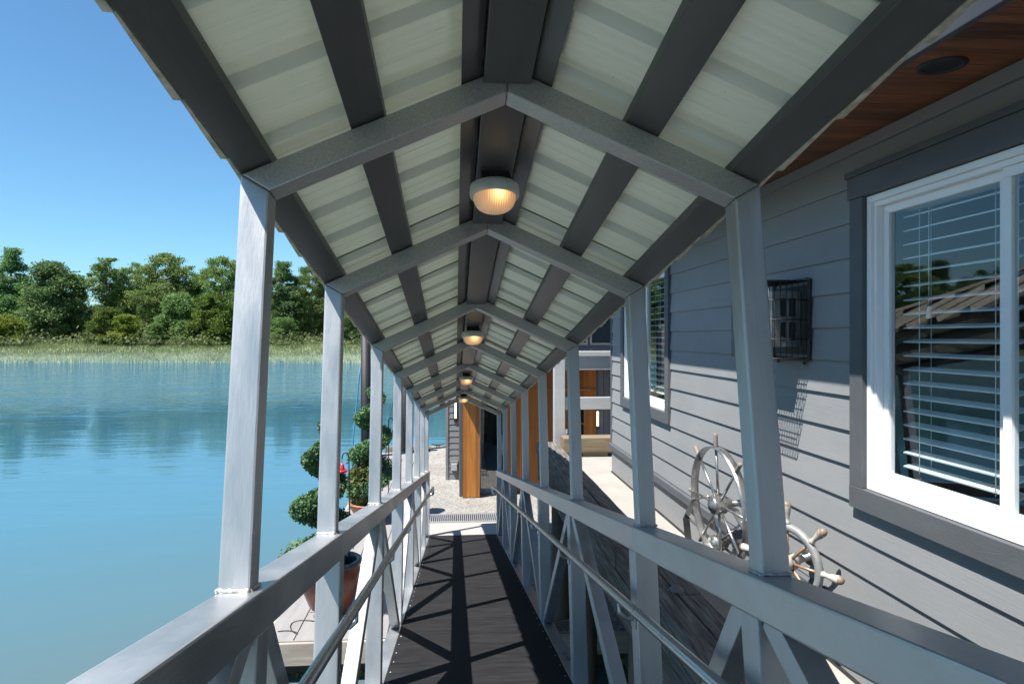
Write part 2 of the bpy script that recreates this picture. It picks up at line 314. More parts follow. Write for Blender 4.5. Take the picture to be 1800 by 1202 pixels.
def tube(bm, pts, r, seg=10, cap=True, radii=None):
    pts = [Vector(p) for p in pts]; rings = []; up = None
    for i, p in enumerate(pts):
        d = (pts[min(i + 1, len(pts) - 1)] - pts[max(i - 1, 0)]).normalized()
        if up is None: up = Vector((0, 0, 1)) if abs(d.z) < .9 else Vector((1, 0, 0))
        s = d.cross(up).normalized(); up = s.cross(d).normalized()
        rr = radii[i] if radii else r
        rings.append([bm.verts.new(p + (s * math.cos(2 * math.pi * k / seg) + up * math.sin(2 * math.pi * k / seg)) * rr) for k in range(seg)])
    for a, b in zip(rings, rings[1:]):
        for k in range(seg):
            f = bm.faces.new([a[k], a[(k + 1) % seg], b[(k + 1) % seg], b[k]]); f.smooth = True
    if cap:
        bm.faces.new(rings[0][::-1]); bm.faces.new(rings[-1])

def lathe(bm, prof, seg=40, mtx=None, smooth=True):
    """profile (r, z) turned about z"""
    rings = []
    for r, z in prof:
        if r < 1e-6: rings.append([bm.verts.new((0, 0, z))])
        else: rings.append([bm.verts.new((r * math.cos(2 * math.pi * k / seg), r * math.sin(2 * math.pi * k / seg), z)) for k in range(seg)])
    for a, b in zip(rings, rings[1:]):
        for k in range(seg):
            q = [a[k % len(a)], a[(k + 1) % len(a)], b[(k + 1) % len(b)], b[k % len(b)]]
            u = []
            for v in q:
                if v not in u: u.append(v)
            if len(u) > 2:
                f = bm.faces.new(u); f.smooth = smooth
    if mtx is not None:
        for ring in rings:
            for v in ring: v.co = mtx @ v.co

def bmn(): return bmesh.new()

def wm(o):
    """world matrix through the parent chain (no depsgraph needed)"""
    m = o.matrix_basis.copy()
    while o.parent is not None:
        o = o.parent; m = o.matrix_basis @ m
    return m

def obj(name, bm, m, parent=None, label=None, local=False, recalc=True):
    """link a bmesh as ONE object; coordinates are world ones unless local"""
    if recalc: bmesh.ops.recalc_face_normals(bm, faces=bm.faces)
    me = bpy.data.meshes.new(name)
    if parent is not None and not local: bm.transform(wm(parent).inverted())
    bm.to_mesh(me); bm.free()
    ms = m if isinstance(m, (list, tuple)) else [m]
    for x in ms: me.materials.append(M[x])
    o = bpy.data.objects.new(name, me); C.objects.link(o)
    if parent is not None: o.parent = parent
    if label: o['label'] = label
    return o

def tag(o, label, cat, group=None, kind=None):
    o['label'] = label; o['category'] = cat
    if group: o['group'] = group
    if kind: o['kind'] = kind
    return o

def struct(o, kind='structure'):
    o['kind'] = kind; return o

def thing(name, label, cat, loc=(0, 0, 0), group=None, mtx=None):
    o = bpy.data.objects.new(name, None); C.objects.link(o); o.empty_display_size = .1
    if mtx is not None: o.matrix_basis = mtx
    else: o.location = loc; o.matrix_basis = Matrix.Translation(loc)
    return tag(o, label, cat, group)

def dup(root, mtx, label=None):
    def cp(o, par):
        c = o.copy(); C.objects.link(c); c.parent = par
        for ch in kids.get(o.name, []): cp(ch, c)
        return c
    kids = {}
    for o in list(C.objects):
        if o.parent is not None: kids.setdefault(o.parent.name, []).append(o)
    r = cp(root, None); r.matrix_basis = mtx
    if label: r['label'] = label
    return r

# ------------------------------------------------------------------ layout numbers (eye of the picture at the origin)
SL = -.168                       # the gangway runs down along +Y
G = Matrix.Rotation(SL, 4, 'X') @ Matrix.Translation((.145, 0, -.321))
PSI = .083
DOCK, WATER, WALK = -3.75, -4.27, -1.65
ST = [-1.52, .10, 1.76, 2.95, 4.64, 6.34, 8.0, 9.65, 11.25, 12.8]   # frame stations
TOPNODE = [True, False, True, False, True, False, True, False, True, False]
T3, T4 = .0762, .1016
Y0, Y1 = -1.7, 12.9
XI, XO, XC = .635, .7112, .6096
DECKZ = -1.15
def zu(x): return 1.312 - .4756 * abs(x)      # rafter underside
def zt(x): return 1.396 - .4756 * abs(x)      # rafter top

# ------------------------------------------------------------------ gangway
gw = thing('covered_gangway', 'long sloping aluminium gangway with truss sides, dark deck and ridged white roof', 'gangway', mtx=G.copy())
def gobj(name, bm, m, par=gw, label=None): return obj(name, bm, m, par, label, local=True)

for i, y in enumerate(ST):
    for s in (-1, 1):
        bm = bmn()
        pts = [(s * XO, 0.001), (s * XI, 0.001), (s * XI, zu(XI)), (s * XO, zt(XO))]
        prism(bm, pts, y, y + T3, .006)
        po = gobj('post', bm, 'alu')
        # weld fillet round the foot
        bm = bmn()
        rw = random.Random(i * 7 + s)
        loop = [(s * XI, y), (s * XO, y), (s * XO, y + T3), (s * XI, y + T3), (s * XI, y)]
        for (ax, ay), (bx_, by_) in zip(loop, loop[1:]):
            pp = []; rr = []
            for k in range(12):
                t = k / 11
                pp.append((ax + (bx_ - ax) * t, ay + (by_ - ay) * t, .003 + rw.uniform(-.001, .002))); rr.append(.0055 + rw.uniform(-.0015, .002))
            tube(bm, pp, .005, 6, True, rr)
        gobj('weld_bead', bm, 'weld', po)
        # rafter
        bm = bmn()
        e = .0015
        prism(bm, [(s * XI, zu(XI) + e), (s * .0005, zu(0)), (s * .0005, zt(0) - .004), (s * (XO - .001), zt(XO - .001) - .002)], y + .001, y + T3 - .001, .005)
        gobj('rafter', bm, 'galv')
        # truss upright under the rail
        bm = bmn(); bx(bm, s * (XC + .002), s * (XO - .002), y + .0005, y + T4, DECKZ - .1, -T4 + .002, bev=.005)
        gobj('truss_upright', bm, 'alu')
for s in (-1, 1):
    for i in range(len(ST) - 1):
        ya, yb = ST[i] + T4 / 2, ST[i + 1] + T4 / 2
        if TOPNODE[i]: p, q = (ya + .075, -T4 + .01), (yb - .085, DECKZ - .005)
        else: p, q = (ya + .085, DECKZ - .005), (yb - .075, -T4 + .01)
        bm = bmn()
        d = Vector((0, q[0] - p[0], q[1] - p[1])); Ln = d.length; ang = math.atan2(d.z, d.y)
        mt = Matrix.Translation((s * .660, p[0], p[1])) @ Matrix.Rotation(ang, 4, 'X')
        bx(bm, -.036, .036, 0, Ln, -.036, .036, mt, .004)
        gobj('truss_diagonal', bm, 'alu')
    bm = bmn(); bx(bm, s * XC, s * XO, Y0, ST[3] + .012, -T4, 0, bev=.006); bx(bm, s * (XC + .0006), s * (XO - .0006), ST[3] + .0145, Y1, -T4 + .0006, -.0006, bev=.006)
    gobj('top_rail', bm, 'alu_chord')
    bm = bmn(); bx(bm, s * XC, s * XO, Y0, Y1, DECKZ - T4, DECKZ, bev=.005); gobj('bottom_rail', bm, 'alu_chord')
    # hand rail with a returned end and its brackets
    bm = bmn()
    hx, hz = s * .548, -.292
    pts = [(hx, Y0, hz), (hx, ST[3] - .35, hz), (hx, 6, hz - .002), (hx, 9.3, hz), (hx, Y1 - .02, hz)]
    for k in range(1, 7):
        a = math.pi * k / 6
        pts.append((hx, Y1 - .02 + .06 * math.sin(a), hz - .06 + .06 * math.cos(a)))
    pts.append((hx, Y1 - .12, hz - .12)); pts.append((s * XC, Y1 - .13, hz - .12))
    tube(bm, pts, .0205, 16)
    hr = gobj('hand_rail', bm, 'handrail')
    for i, y in enumerate(ST):
        bm = bmn()
        tube(bm, [(hx, y + .05, hz - .018), (hx, y + .05, hz - .062), (s * .575, y + .05, hz - .085), (s * XC, y + .05, hz - .088)], .008, 8)
        bx(bm, s * (XC - .006), s * (XC + .001), y + .02, y + .08, hz - .125, hz - .05, bev=.001)
        tube(bm, [(hx, y + .03, hz - .0195), (hx, y + .07, hz - .0195)], .006, 6)
        gobj('rail_bracket', bm, 'handrail', hr)
bm = bmn(); bx(bm, -.607, .607, Y0, Y1, DECKZ - .03, DECKZ + .002, bev=.002)
dk = gobj('deck', bm, 'deck')
bm = bmn()
for s in (-1, 1):
    y = Y0 + .3
    while y < Y1:
        lathe(bm, [(.0, .0035), (.004, .003), (.0055, .0)], 8, Matrix.Translation((s * .585, y, DECKZ + .002))); y += .23
gobj('deck_screws', bm, 'steel', dk)
for y in ST:
    bm = bmn(); bx(bm, -XC + .001, XC - .001, y, y + .08, DECKZ - .14, DECKZ - .034, bev=.004); gobj('cross_beam', bm, 'alu')
# purlins lying on the rafters
RY0, RY1 = -2.4, 13.02
for s in (-1, 1):
    for nm, a, b, h in (('eave_purlin', .634, .7125, .032), ('purlin', .338, .428, .032), ('ridge_flank_board', .071, .128, .032)):
        bm = bmn()
        prism(bm, [(s * a, zt(a) + .001), (s * b, zt(b) + .001), (s * b, zt(b) + h), (s * a, zt(a) + h)], RY0, RY1, .003)
        gobj(nm, bm, 'purlin')
ys = [RY0 - T3] + ST
for i, y in enumerate(ys):
    y2 = ST[i] if i < len(ST) else RY1
    a = y + T3 + (.001 if i else 0)
    bm = bmn(); bx(bm, -.0665, .0665, a, y2 - .001, 1.337, 1.418, bev=.003); gobj('ridge_board', bm, 'purlin')
# ribbed roof sheets, ribs running down the slope, each sheet lapping the next
def rib(y):
    t = (y / .29) % 1.0
    if t < .06: return .034 * t / .06
    if t < .30: return .034
    if t < .36: return .034 * (.36 - t) / .06
    u = (t - .36) / .64
    return .0022 if (.30 < u < .36 or .64 < u < .70) else 0.
SHEET = .87
for s in (-1, 1):
    k = 0; y = RY0
    while y < RY1 - .05:
        ye = min(y + SHEET + .03, RY1 + .03)
        bm = bmn(); yy = []
        n = int(round((ye - y) / .29)) * 1 + 1
        base = [0, .0174, .087, .104, .104 + .0552, .104 + .0575, .104 + .0655, .104 + .068, .104 + .1182, .104 + .1205, .104 + .1285, .104 + .131]
        j = 0; c0 = y
        while True:
            done = False
            for b_ in base:
                t = c0 + j * .29 + b_
                if t > ye: done = True; break
                yy.append(t)
            if done: break
            j += 1
        yy.append(ye)
        rs = random.Random(k * 3 + s)
        off = rs.uniform(0, .003)
        for (xa, xb) in ((.02, .385), (.385, .785)):
            pass
        xs = [.02, .2, .4, .6, .727]
        cols = []
        for t in yy:
            h = rib(t - y) + off + .010 * (t - y) / SHEET
            cols.append([(s * x, t, zt(x) + .0345 + h) for x in xs])
        for dz in (0, .0025):
            grid = [[bm.verts.new((p[0], p[1], p[2] + dz)) for p in c] for c in cols]
            for a, b in zip(grid, grid[1:]):
                for q in range(len(xs) - 1):
                    f = bm.faces.new([a[q], a[q + 1], b[q + 1], b[q]])
                    if dz: f.material_index = 2
            if dz == 0: g0 = grid
        for i in range(len(yy) - 1):
            f = bm.faces.new([g0[i][-1], g0[i + 1][-1], grid[i + 1][-1], grid[i][-1]]); f.material_index = 1
        gobj('roof_sheet', bm, ['panel', 'panel_edge', 'roof_top'])
        y += SHEET; k += 1
    # stepped drip edge under the sheet ends
    bm = bmn(); y = RY0 + .01; rs = random.Random(77 + s)
    while y < RY1 - .3:
        z0_ = zt(.715) + .004; z1_ = zt(.715) + .031
        a, b, c = s * .7135, s * (.7195 + rs.uniform(-.0006, .0006)), s * (.7325 + rs.uniform(-.001, .001)); ye = y + .286
        ring = [(a, y), (b, y), (s * .7235, y + .09), (c, ye), (a, ye)]
        lo = [bm.verts.new((p[0], p[1], z0_ - .006 * k / 4)) for k, p in enumerate(ring)]; hi = [bm.verts.new((p[0], p[1], z1_)) for p in ring]
        bm.faces.new(lo); bm.faces.new(hi[::-1])
        for k in range(5): bm.faces.new([lo[k], lo[(k + 1) % 5], hi[(k + 1) % 5], hi[k]])
        y += .29
    gobj('drip_edge', bm, 'panel_edge')
bm = bmn(); prism(bm, [(-.12, zt(.12) + .074), (0, zt(0) + .08), (.12, zt(.12) + .074), (.12, zt(.12) + .08), (0, zt(0) + .084), (-.12, zt(.12) + .08)], RY0, RY1)
gobj('ridge_cap', bm, 'panel_edge')

# ------------------------------------------------------------------ ceiling lamps under the ridge
def make_lamp(y, label):
    t = thing('ceiling_lamp', label, 'lamp', group='lit ceiling lamps along the gangway ridge', mtx=G @ Matrix.Translation((0, y, 1.3365)))
    bm = bmn(); bx(bm, -.052, .052, -.045, .045, -.04, -.0005, bev=.004)
    for k in range(7): tube(bm, [(-.05 + k * .0166, -.047, -.012), (-.045 + k * .0166, -.05, -.03)], .004, 5)
    obj('mounting_box', bm, 'black', t, local=True)
    bm = bmn(); lathe(bm, [(0, -.04), (.086, -.04), (.091, -.045), (.0925, -.080), (.089, -.086), (.083, -.0865), (.081, -.080), (0, -.078)], 48)
    bx(bm, .018, .034, -.0945, -.0885, -.070, -.054, bev=.001)
    obj('housing', bm, 'housing', t, local=True)
    bm = bmn()
    pr = [(.0795, -.0815)] + [(.0795 * math.cos(a) ** .62, -.0825 - .060 * math.sin(a)) for a in [math.pi / 2 * k / 12 for k in range(1, 12)]] + [(0, -.1425)]
    lathe(bm, pr, 48); obj('lens', bm, 'lens', t, local=True)
    return t
lamp_y = [2.40, 5.53, 8.86, 12.1]
make_lamp(lamp_y[0], 'nearest lit ceiling lamp, round grey housing with frosted warm lens')
for y, lb in zip(lamp_y[1:], ('second lit ceiling lamp from the viewer under the ridge board', 'third lit ceiling lamp from the viewer, small under the gangway ridge',
                              'farthest lit ceiling lamp, at the foot of the gangway roof')):
    dup(bpy.data.objects['ceiling_lamp'], G @ Matrix.Translation((0, y, 1.3365)), lb)

# ------------------------------------------------------------------ the near house
HX, HY0, HY1 = 1.90, -5.0, 8.2
house = thing('grey_house', 'grey lap sided house close on the right with white windows and cedar soffit', 'house', (HX, 1.5, WALK))
# window openings (Y range, Z range) in the wall; the trim covers the edges
WIN = [dict(y0=1.42, y1=3.10, z0=-.80, z1=.745), dict(y0=5.88, y1=7.62, z0=-.775, z1=.745)]
def wall_strips(y0, y1, z0, z1):
    """pieces of a horizontal band left over round the openings"""
    segs = [(y0, y1)]
    for w in WIN:
        if z1 <= w['z0'] + .031 or z0 >= w['z1'] - .031: continue
        ns = []
        for a, b in segs:
            A, B = w['y0'] + .04, w['y1'] - .04
            if b <= A or a >= B: ns.append((a, b)); continue
            if a < A: ns.append((a, A))
            if b > B: ns.append((B, b))
        segs = ns
    return segs
EXPO = .166
bm = bmn()
z = .712
zs = []
z = .712 + EXPO
while z > -1.29:
    zs.append(z); z -= EXPO
for zb in zs:
    za = zb - EXPO
    zlo = max(za, -1.285)
    top = min(zb + .004, .868)
    # split a course at window heads and sills so that no board crosses an opening
    cuts = sorted({zlo, top} | {w['z0'] + .03 for w in WIN if zlo < w['z0'] + .03 < top} | {w['z1'] - .03 for w in WIN if zlo < w['z1'] - .03 < top})
    for c0, c1 in zip(cuts, cuts[1:]):
        for a, b in wall_strips(HY0, HY1 - .07, c0, c1):
            def xo(zz): return HX - .0125 * (zb + .004 - zz) / (EXPO + .004)
            prism(bm, [(xo(c0), c0), (HX + .05, c0), (HX + .05, c1), (xo(c1), c1)], a, b)
obj('siding', bm, 'siding', house, recalc=True)
bm = bmn(); bx(bm, HX - .016, HX + .05, HY0, HY1 - .07, .8695, .925, bev=.003); obj('frieze_board', bm, 'siding', house)
bm = bmn(); bx(bm, HX - .014, HX + .06, HY1 - .069, HY1, -1.285, .868, bev=.003); obj('corner_board', bm, 'trim', house)
bm = bmn(); prism(bm, [(HX - .03, -1.36), (HX + .05, -1.36), (HX + .05, -1.2865), (HX - .012, -1.2865), (HX - .03, -1.30)], HY0, HY1 + .004); obj('water_table', bm, 'trim', house)
bm = bmn(); bx(bm, HX + .004, HX + .05, HY0, HY1 - .005, WALK + .02, -1.361); obj('skirt_panel', bm, 'siding', house)
bm = bmn(); bx(bm, HX - .004, HX + .05, HY0, HY1 + .002, WALK + .001, WALK + .0195); obj('base_flashing', bm, 'black', house)
# soffit, fascia with gutter, roof
EX = 1.38
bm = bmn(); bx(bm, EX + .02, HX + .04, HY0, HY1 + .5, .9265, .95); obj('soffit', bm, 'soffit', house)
bm = bmn(); bx(bm, EX - .005, EX + .019, HY0, HY1 + .55, .845, 1.10, bev=.003); obj('fascia', bm, 'fascia_paint', house)
bm = bmn()
prism(bm, [(EX - .06, 1.085), (4.6, 2.55), (4.6, 2.61), (EX - .06, 1.145)], HY0, HY1 + .6)
prism(bm, [(7.9, 1.085), (4.6, 2.55), (4.6, 2.61), (7.9, 1.145)], HY0, HY1 + .6)
obj('roof', bm, 'dark_trim', house)
bm = bmn(); bx(bm, HX + .051, 7.4, HY1 - .06, HY1 - .006, WALK + .002, .93); bx(bm, HX + .3, 7.4, HY0, HY0 + .05, WALK + .002, .93); bx(bm, 7.4, 7.45, HY0, HY1, WALK + .002, .93)
prism(bm, [(HX, .951), (7.4, .951), (4.6, 2.5)], HY1 - .06, HY1 - .01)
obj('end_wall', bm, 'siding', house)

def make_window(w, split, nm_slats, closed=0.):
    y0, y1, z0, z1 = w['y0'], w['y1'], w['z0'], w['z1']
    tw = .10
    wi = bpy.data.objects.new('window', None); C.objects.link(wi); wi.parent = house
    wi.matrix_basis = wm(house).inverted() @ Matrix.Translation((HX, (y0 + y1) / 2, z0)); wi.empty_display_size = .1
    # casing
    bm = bmn()
    bx(bm, HX - .036, HX + .05, y0, y1, z0, z0 + tw, bev=.003)
    bx(bm, HX - .034, HX + .05, y0, y0 + tw, z0 + tw + .0005, z1 - tw, bev=.003)
    bx(bm, HX - .034, HX + .05, y1 - tw, y1, z0 + tw + .0005, z1 - tw, bev=.003)
    bx(bm, HX - .044, HX + .05, y0 - .004, y1 + .004, z1 - tw + .0005, z1, bev=.003)
    obj('casing', bm, 'trim', wi)
    bm = bmn(); bx(bm, HX - .054, HX + .05, y0 - .012, y1 + .012, z1 + .001, z1 + .028, bev=.003); obj('drip_cap', bm, 'dark_trim', wi)
    a, b, c, d = y0 + tw + .003, y1 - tw - .003, z0 + tw + .003, z1 - tw - .003
    # stepped vinyl frame
    bm = bmn()
    def ring(a, b, c, d, wd, x0, x1):
        bx(bm, x0, x1, a, b, c, c + wd, bev=.002); bx(bm, x0, x1, a, b, d - wd, d, bev=.002)
        bx(bm, x0, x1, a, a + wd, c + wd, d - wd, bev=.002); bx(bm, x0, x1, b - wd, b, c + wd, d - wd, bev=.002)
    ring(a, b, c, d, .028, HX - .012, HX + .09)
    ring(a + .0285, b - .0285, c + .0285, d - .0285, .022, HX + .004, HX + .09)
    obj('frame', bm, 'vinyl', wi)
    a2, b2, c2, d2 = a + .051, b - .051, c + .051, d - .051
    sashes = [(a2, b2)] if not split else [(a2, split - .002), (split + .002, b2)]
    for k, (p, q) in enumerate(sashes):
        bm = bmn(); xo = HX + .014 + .022 * (1 if k else 0)
        def ring2(a, b, c, d, wd, x0, x1):
            bx(bm, x0, x1, a, b, c, c + wd, bev=.002); bx(bm, x0, x1, a, b, d - wd, d, bev=.002)
            bx(bm, x0, x1, a, a + wd, c + wd, d - wd, bev=.002); bx(bm, x0, x1, b - wd, b, c + wd, d - wd, bev=.002)
        ring2(p, q, c2, d2, .036, xo, xo + .03)
        obj('sash', bm, 'vinyl', wi)
        bm = bmn(); bx(bm, xo + .012, xo + .014, p + .035, q - .035, c2 + .035, d2 - .035); obj('pane', bm, 'glass', wi)
        # venetian blind inside
        bm = bmn()
        n = nm_slats; zz0, zz1 = c2 + .07, d2 - .05
        tilt = R(-13)
        for i in range(n):
            zc = zz0 + (zz1 - zz0) * i / (n - 1)
            mt = Matrix.Translation((HX + .135, 0, zc)) @ Matrix.Rotation(tilt, 4, 'Y')
            bx(bm, -.026, .026, p + .03, q - .03, -.003, .003, mt)
        bx(bm, HX + .105, HX + .165, p + .028, q - .028, zz1 + .025, zz1 + .075, bev=.003)
        L_ = q - p
        for f in ((.2, .8) if L_ < 1.3 else (.15, .5, .85)):
            yc = p + L_ * f
            for xx in (HX + .108, HX + .162): tube(bm, [(xx, yc, zz0 - .02), (xx, yc, zz1 + .03)], .0018, 5)
        tube(bm, [(HX + .1, q - L_ * .3, zz1 + .03), (HX + .1, q - L_ * .3, zz1 - .42)], .002, 5); 
        lathe(bm, [(0, .05), (.006, .045), (.011, .0), (0, -.004)], 10, Matrix.Translation((HX + .1, q - L_ * .3, zz1 - .46)))
        obj('blind', bm, 'blind', wi)
    # the dim room behind
    bm = bmn()
    X0, X1 = HX + .10, HX + 1.6
    bx(bm, X1, X1 + .02, y0 - .5, y1 + .5, z0 - .5, z1 + .1); bx(bm, X0, X1 - .001, y0 - .52, y0 - .5, z0 - .5, z1 + .1); bx(bm, X0, X1 - .001, y1 + .5, y1 + .52, z0 - .5, z1 + .1)
    bx(bm, X0, X1 - .001, y0 - .499, y1 + .499, z0 - .52, z0 - .5); bx(bm, X0, X1 - .001, y0 - .499, y1 + .499, z1 + .1, z1 + .12)
    obj('room', bm, 'interior', wi)
make_window(WIN[0], 2.245, 19)
make_window(WIN[1], 6.75, 19)

# recessed downlight in the soffit
t = thing('recessed_downlight', 'round unlit black downlight set in the red cedar soffit', 'downlight', (1.655, 2.2, .926))
bm = bmn(); lathe(bm, [(.078, 0), (.076, -.006), (.064, -.008), (.058, -.004), (.0575, .0)], 40); obj('trim_ring', bm, 'black', t, local=True)
bm = bmn(); lathe(bm, [(.0573, -.003), (.045, -.0015), (0, -.001)], 32); obj('baffle', bm, 'black_metal', t, local=True)

# wire guard over the heater vent
t = thing('caged_vent', 'black wire cage over a metal heater vent on grey siding', 'vent', (HX - .012, 3.77, -.12))
ya, yb, xa, xb, za, zb = 3.50, 3.90, HX - .275, HX - .0135, -.115, .30
bm = bmn(); bx(bm, xb - .008, xb - .001, ya + .02, yb - .02, za + .02, zb - .02, bev=.002); obj('back_plate', bm, 'black', t)
bm = bmn()
bx(bm, xb - .175, xb - .0085, ya + .08, yb - .09, za + .06, zb - .05, bev=.004)
for k in range(2):
    z_ = za + .10 + k * .14
obj('vent_box', bm, 'steel', t)
bm = bmn()
for k in range(2):
    z_ = za + .095 + k * .13
    for j in range(2): bx(bm, xb - .125 + j * .05, xb - .09 + j * .05, ya + .076, ya + .0795, z_, z_ + .10)
    bx(bm, xb - .1785, xb - .1755, ya + .12, yb - .14, z_, z_ + .09)
obj('louvre', bm, 'black', t)
bm = bmn()
for i in range(11):
    z_ = za + (zb - za) * i / 10
    if i % 5 == 0 or True:
        pass
def wire(p, q, r=.0022): tube(bm, [p, q], r, 5)
nv = 14; nh = 4
for i in range(nv + 1):
    y = ya + (yb - ya) * i / nv; wire((xa, y, za), (xa, y, zb)); wire((xa, y, za), (xb, y, za)); wire((xa, y, zb), (xb, y, zb))
for i in range(9):
    x = xa + (xb - xa) * i / 8
    for y in (ya, yb): wire((x, y, za), (x, y, zb))
    wire((x, ya, za), (x, yb, za)); wire((x, ya, zb), (x, yb, zb))
for i in range(nh + 1):
    z_ = za + (zb - za) * i / nh; wire((xa, ya, z_), (xa, yb, z_), .003); wire((xa, ya, z_), (xb, ya, z_), .003); wire((xa, yb, z_), (xb, yb, z_), .003)
obj('wire_guard', bm, 'black_metal', t)
bm = bmn()
for y in (ya - .006, yb + .006): bx(bm, xb - .012, xb - .0005, y - .012, y + .012, za - .01, zb + .01, bev=.002)
for z_ in (za - .008, zb + .008): bx(bm, xb - .0115, xb - .0008, ya + .0062, yb - .0062, z_ - .01, z_ + .01, bev=.002)
for y in (ya + .05, yb - .05):
    bx(bm, xb - .010, xb - .0004, y - .01, y + .01, za - .035, za - .0185); 
obj('mounting_frame', bm, 'black_metal', t)

# ------------------------------------------------------------------ ship's wheels by the wall
def make_wheel(name, label, ctr, rotz, tilt, Rr, kind, nsp, hand_len, axle, phase=0.):
    """wheel built round local X (its axle), the side facing -X looks at the gangway"""
    mt = Matrix.Translation(ctr) @ Matrix.Rotation(rotz, 4, 'Z') @ Matrix.Rotation(tilt, 4, 'Y')
    t = thing(name, label, 'ship wheel', group="old ship's wheels by the wall", mtx=mt)
    ax = Matrix.Rotation(R(90), 4, 'Y')        # lathe z -> local x
    bm = bmn()
    if kind == 'steel': pr = [(Rr - .003, -.026), (Rr + .003, -.026), (Rr + .004, 0), (Rr + .003, .026), (Rr - .003, .026), (Rr - .002, 0), (Rr - .003, -.026)]
    else: pr = [(Rr - .034, -.011), (Rr - .030, -.017), (Rr - .004, -.017), (Rr, -.012), (Rr, .012), (Rr - .004, .017), (Rr - .03, .017), (Rr - .034, .011), (Rr - .034, -.011)]
    lathe(bm, pr, 72 if nsp == 8 else 10, ax, nsp == 8); rim = obj('rim', bm, 'steel' if kind == 'steel' else 'cast_rim', t, local=True)
    hr = .055 if kind == 'steel' else .042
    bm = bmn()
    lathe(bm, [(0, -.062), (hr * .55, -.060), (hr * .6, -.05), (hr * .95, -.046), (hr, -.038), (hr, .034), (hr * .8, .04), (hr * .62, .044), (hr * .6, .075), (0, .076)], 36, ax)
    obj('hub', bm, 'steel' if kind == 'steel' else 'handle_white', t, local=True)
    if axle:
        bm = bmn(); lathe(bm, [(0, .0765), (.019, .0765), (.019, axle - .006), (.05, axle - .006), (.05, axle), (0, axle)], 24, ax); obj('axle', bm, 'steel', t, local=True)
    for k in range(nsp):
        a = phase + 2 * math.pi * k / nsp
        d = Vector((0, math.sin(a), math.cos(a)))
        bm = bmn()
        zin = hr * .8; zout = Rr - (.004 if kind == 'steel' else .033)
        if kind == 'steel': tube(bm, [d * zin, d * zout], .0085, 10)
        else: tube(bm, [d * zin, d * (zin + zout) / 2, d * zout], .008, 10, True, [.009, .0065, .008])
        obj('spoke', bm, 'steel' if kind == 'steel' else 'brass', t, local=True)
        rot = d.to_track_quat('Z', 'Y').to_matrix().to_4x4()
        bm = bmn()
        if kind == 'steel':
            if hand_len <= 0: bm.free(); continue
            lathe(bm, [(0, Rr + .0035), (.0125, Rr + .0035), (.0135, Rr + .012), (.0135, Rr + hand_len - .012), (.012, Rr + hand_len - .002), (.006, Rr + hand_len + .002), (0, Rr + hand_len + .002)], 18, rot)
            obj('handle', bm, 'handle_grey', t, local=True)
        else:
            h = hand_len
            lathe(bm, [(0, Rr + .0005), (.016, Rr + .0005), (.017, Rr + .008), (.0125, Rr + .014), (.012, Rr + .03), (.018, Rr + h * .5), (.022, Rr + h * .74), (.0215, Rr + h * .82)], 18, rot)
            hd = obj('handle', bm, 'handle_white', t, local=True)
            bm = bmn(); lathe(bm, [(.0217, Rr + h * .822), (.0195, Rr + h * .9), (.0135, Rr + h * .97), (.005, Rr + h), (0, Rr + h)], 18, rot)
            obj('handle_tip', bm, 'handle_tip', hd, local=True)
    return t
make_wheel('ship_wheel', 'large upright stainless steel wheel with grey handles, beside the post', (1.62, 4.09, -1.035), R(4), R(-3), .355, 'steel', 8, .085, .255)
make_wheel('ship_wheel', 'lower steel wheel standing on the walkway partly hidden behind the larger steel wheel', (1.69, 4.27, -1.325), R(22), R(-8), .31, 'steel', 6, 0, 0, R(10))
make_wheel('ship_wheel', 'small weathered ship wheel with peeling white and brown wooden handles', (1.70, 3.37, -1.155), R(24), R(-2), .20, 'cast', 8, .115, .175)

# ------------------------------------------------------------------ walkway, timber bulkhead, guard rail
bm = bmn(); bx(bm, 1.395, 9.0, -6.0, 9.6, WALK - .25, WALK); struct(obj('walkway', bm, 'concrete'))
tb = thing('timber_bulkhead', 'weathered grey timber bulkhead of stacked bolted beams beside the gangway', 'bulkhead', (1.27, 5, WALK - .9))
rb = random.Random(5)
ROWS = [(-1.45, -1.612, ((1.11, 1.246), (1.254, 1.39))), (-1.632, -1.80, ((1.125, 1.39),)), (-1.806, -1.96, ((1.135, 1.39),))]
for row, (z1_, z0_, colsx) in enumerate(ROWS):
    for col, (x0_, x1_) in enumerate(colsx):
        y = -3.2 - .9 * ((row + col) % 2) + row * .33
        while y < 9.2:
            ye = min(y + 2.62, 9.36)
            bm = bmn(); j = rb.uniform(-.004, .004)
            bx(bm, x0_ + j, x1_ + j * .3, y + .004, ye - .004, z0_, z1_ + rb.uniform(-.005, .003), bev=.010)
            bmesh.ops.subdivide_edges(bm, edges=[e for e in bm.edges if abs((e.verts[0].co - e.verts[1].co).y) > .5], cuts=24)
            for v in bm.verts: v.co += Vector((noise.noise(v.co * 4 + Vector((row, col, 0))) * .005, 0, noise.noise(v.co * 3.3 + Vector((9, row, col))) * .004))
            # drying checks run along the grain
            for q in range(7):
                yy = rb.uniform(y + .1, ye - .7); xx = rb.uniform(x0_ + .02, x1_ - .02)
            obj('beam', bm, 'timber', tb); y = ye
for y in (.5, 2.2, 3.82, 5.3, 6.78, 8.2, 9.2):
    bm = bmn(); mt = Matrix.Translation((1.262, y, -1.449))
    lathe(bm, [(.045, 0), (.043, .007), (.02, .009), (.019, .02), (.013, .024), (0, .025)], 24, mt); obj('bolt_washer', bm, 'old_zinc', tb)
for y in (-2, .2, 2.6, 5.0, 7.4, 9.1):
    bm = bmn(); lathe(bm, [(0, -6), (.14, -6), (.13, -1.962), (0, -1.962)], 18, Matrix.Translation((1.42, y, 0))); obj('support_pile', bm, 'bark', tb)
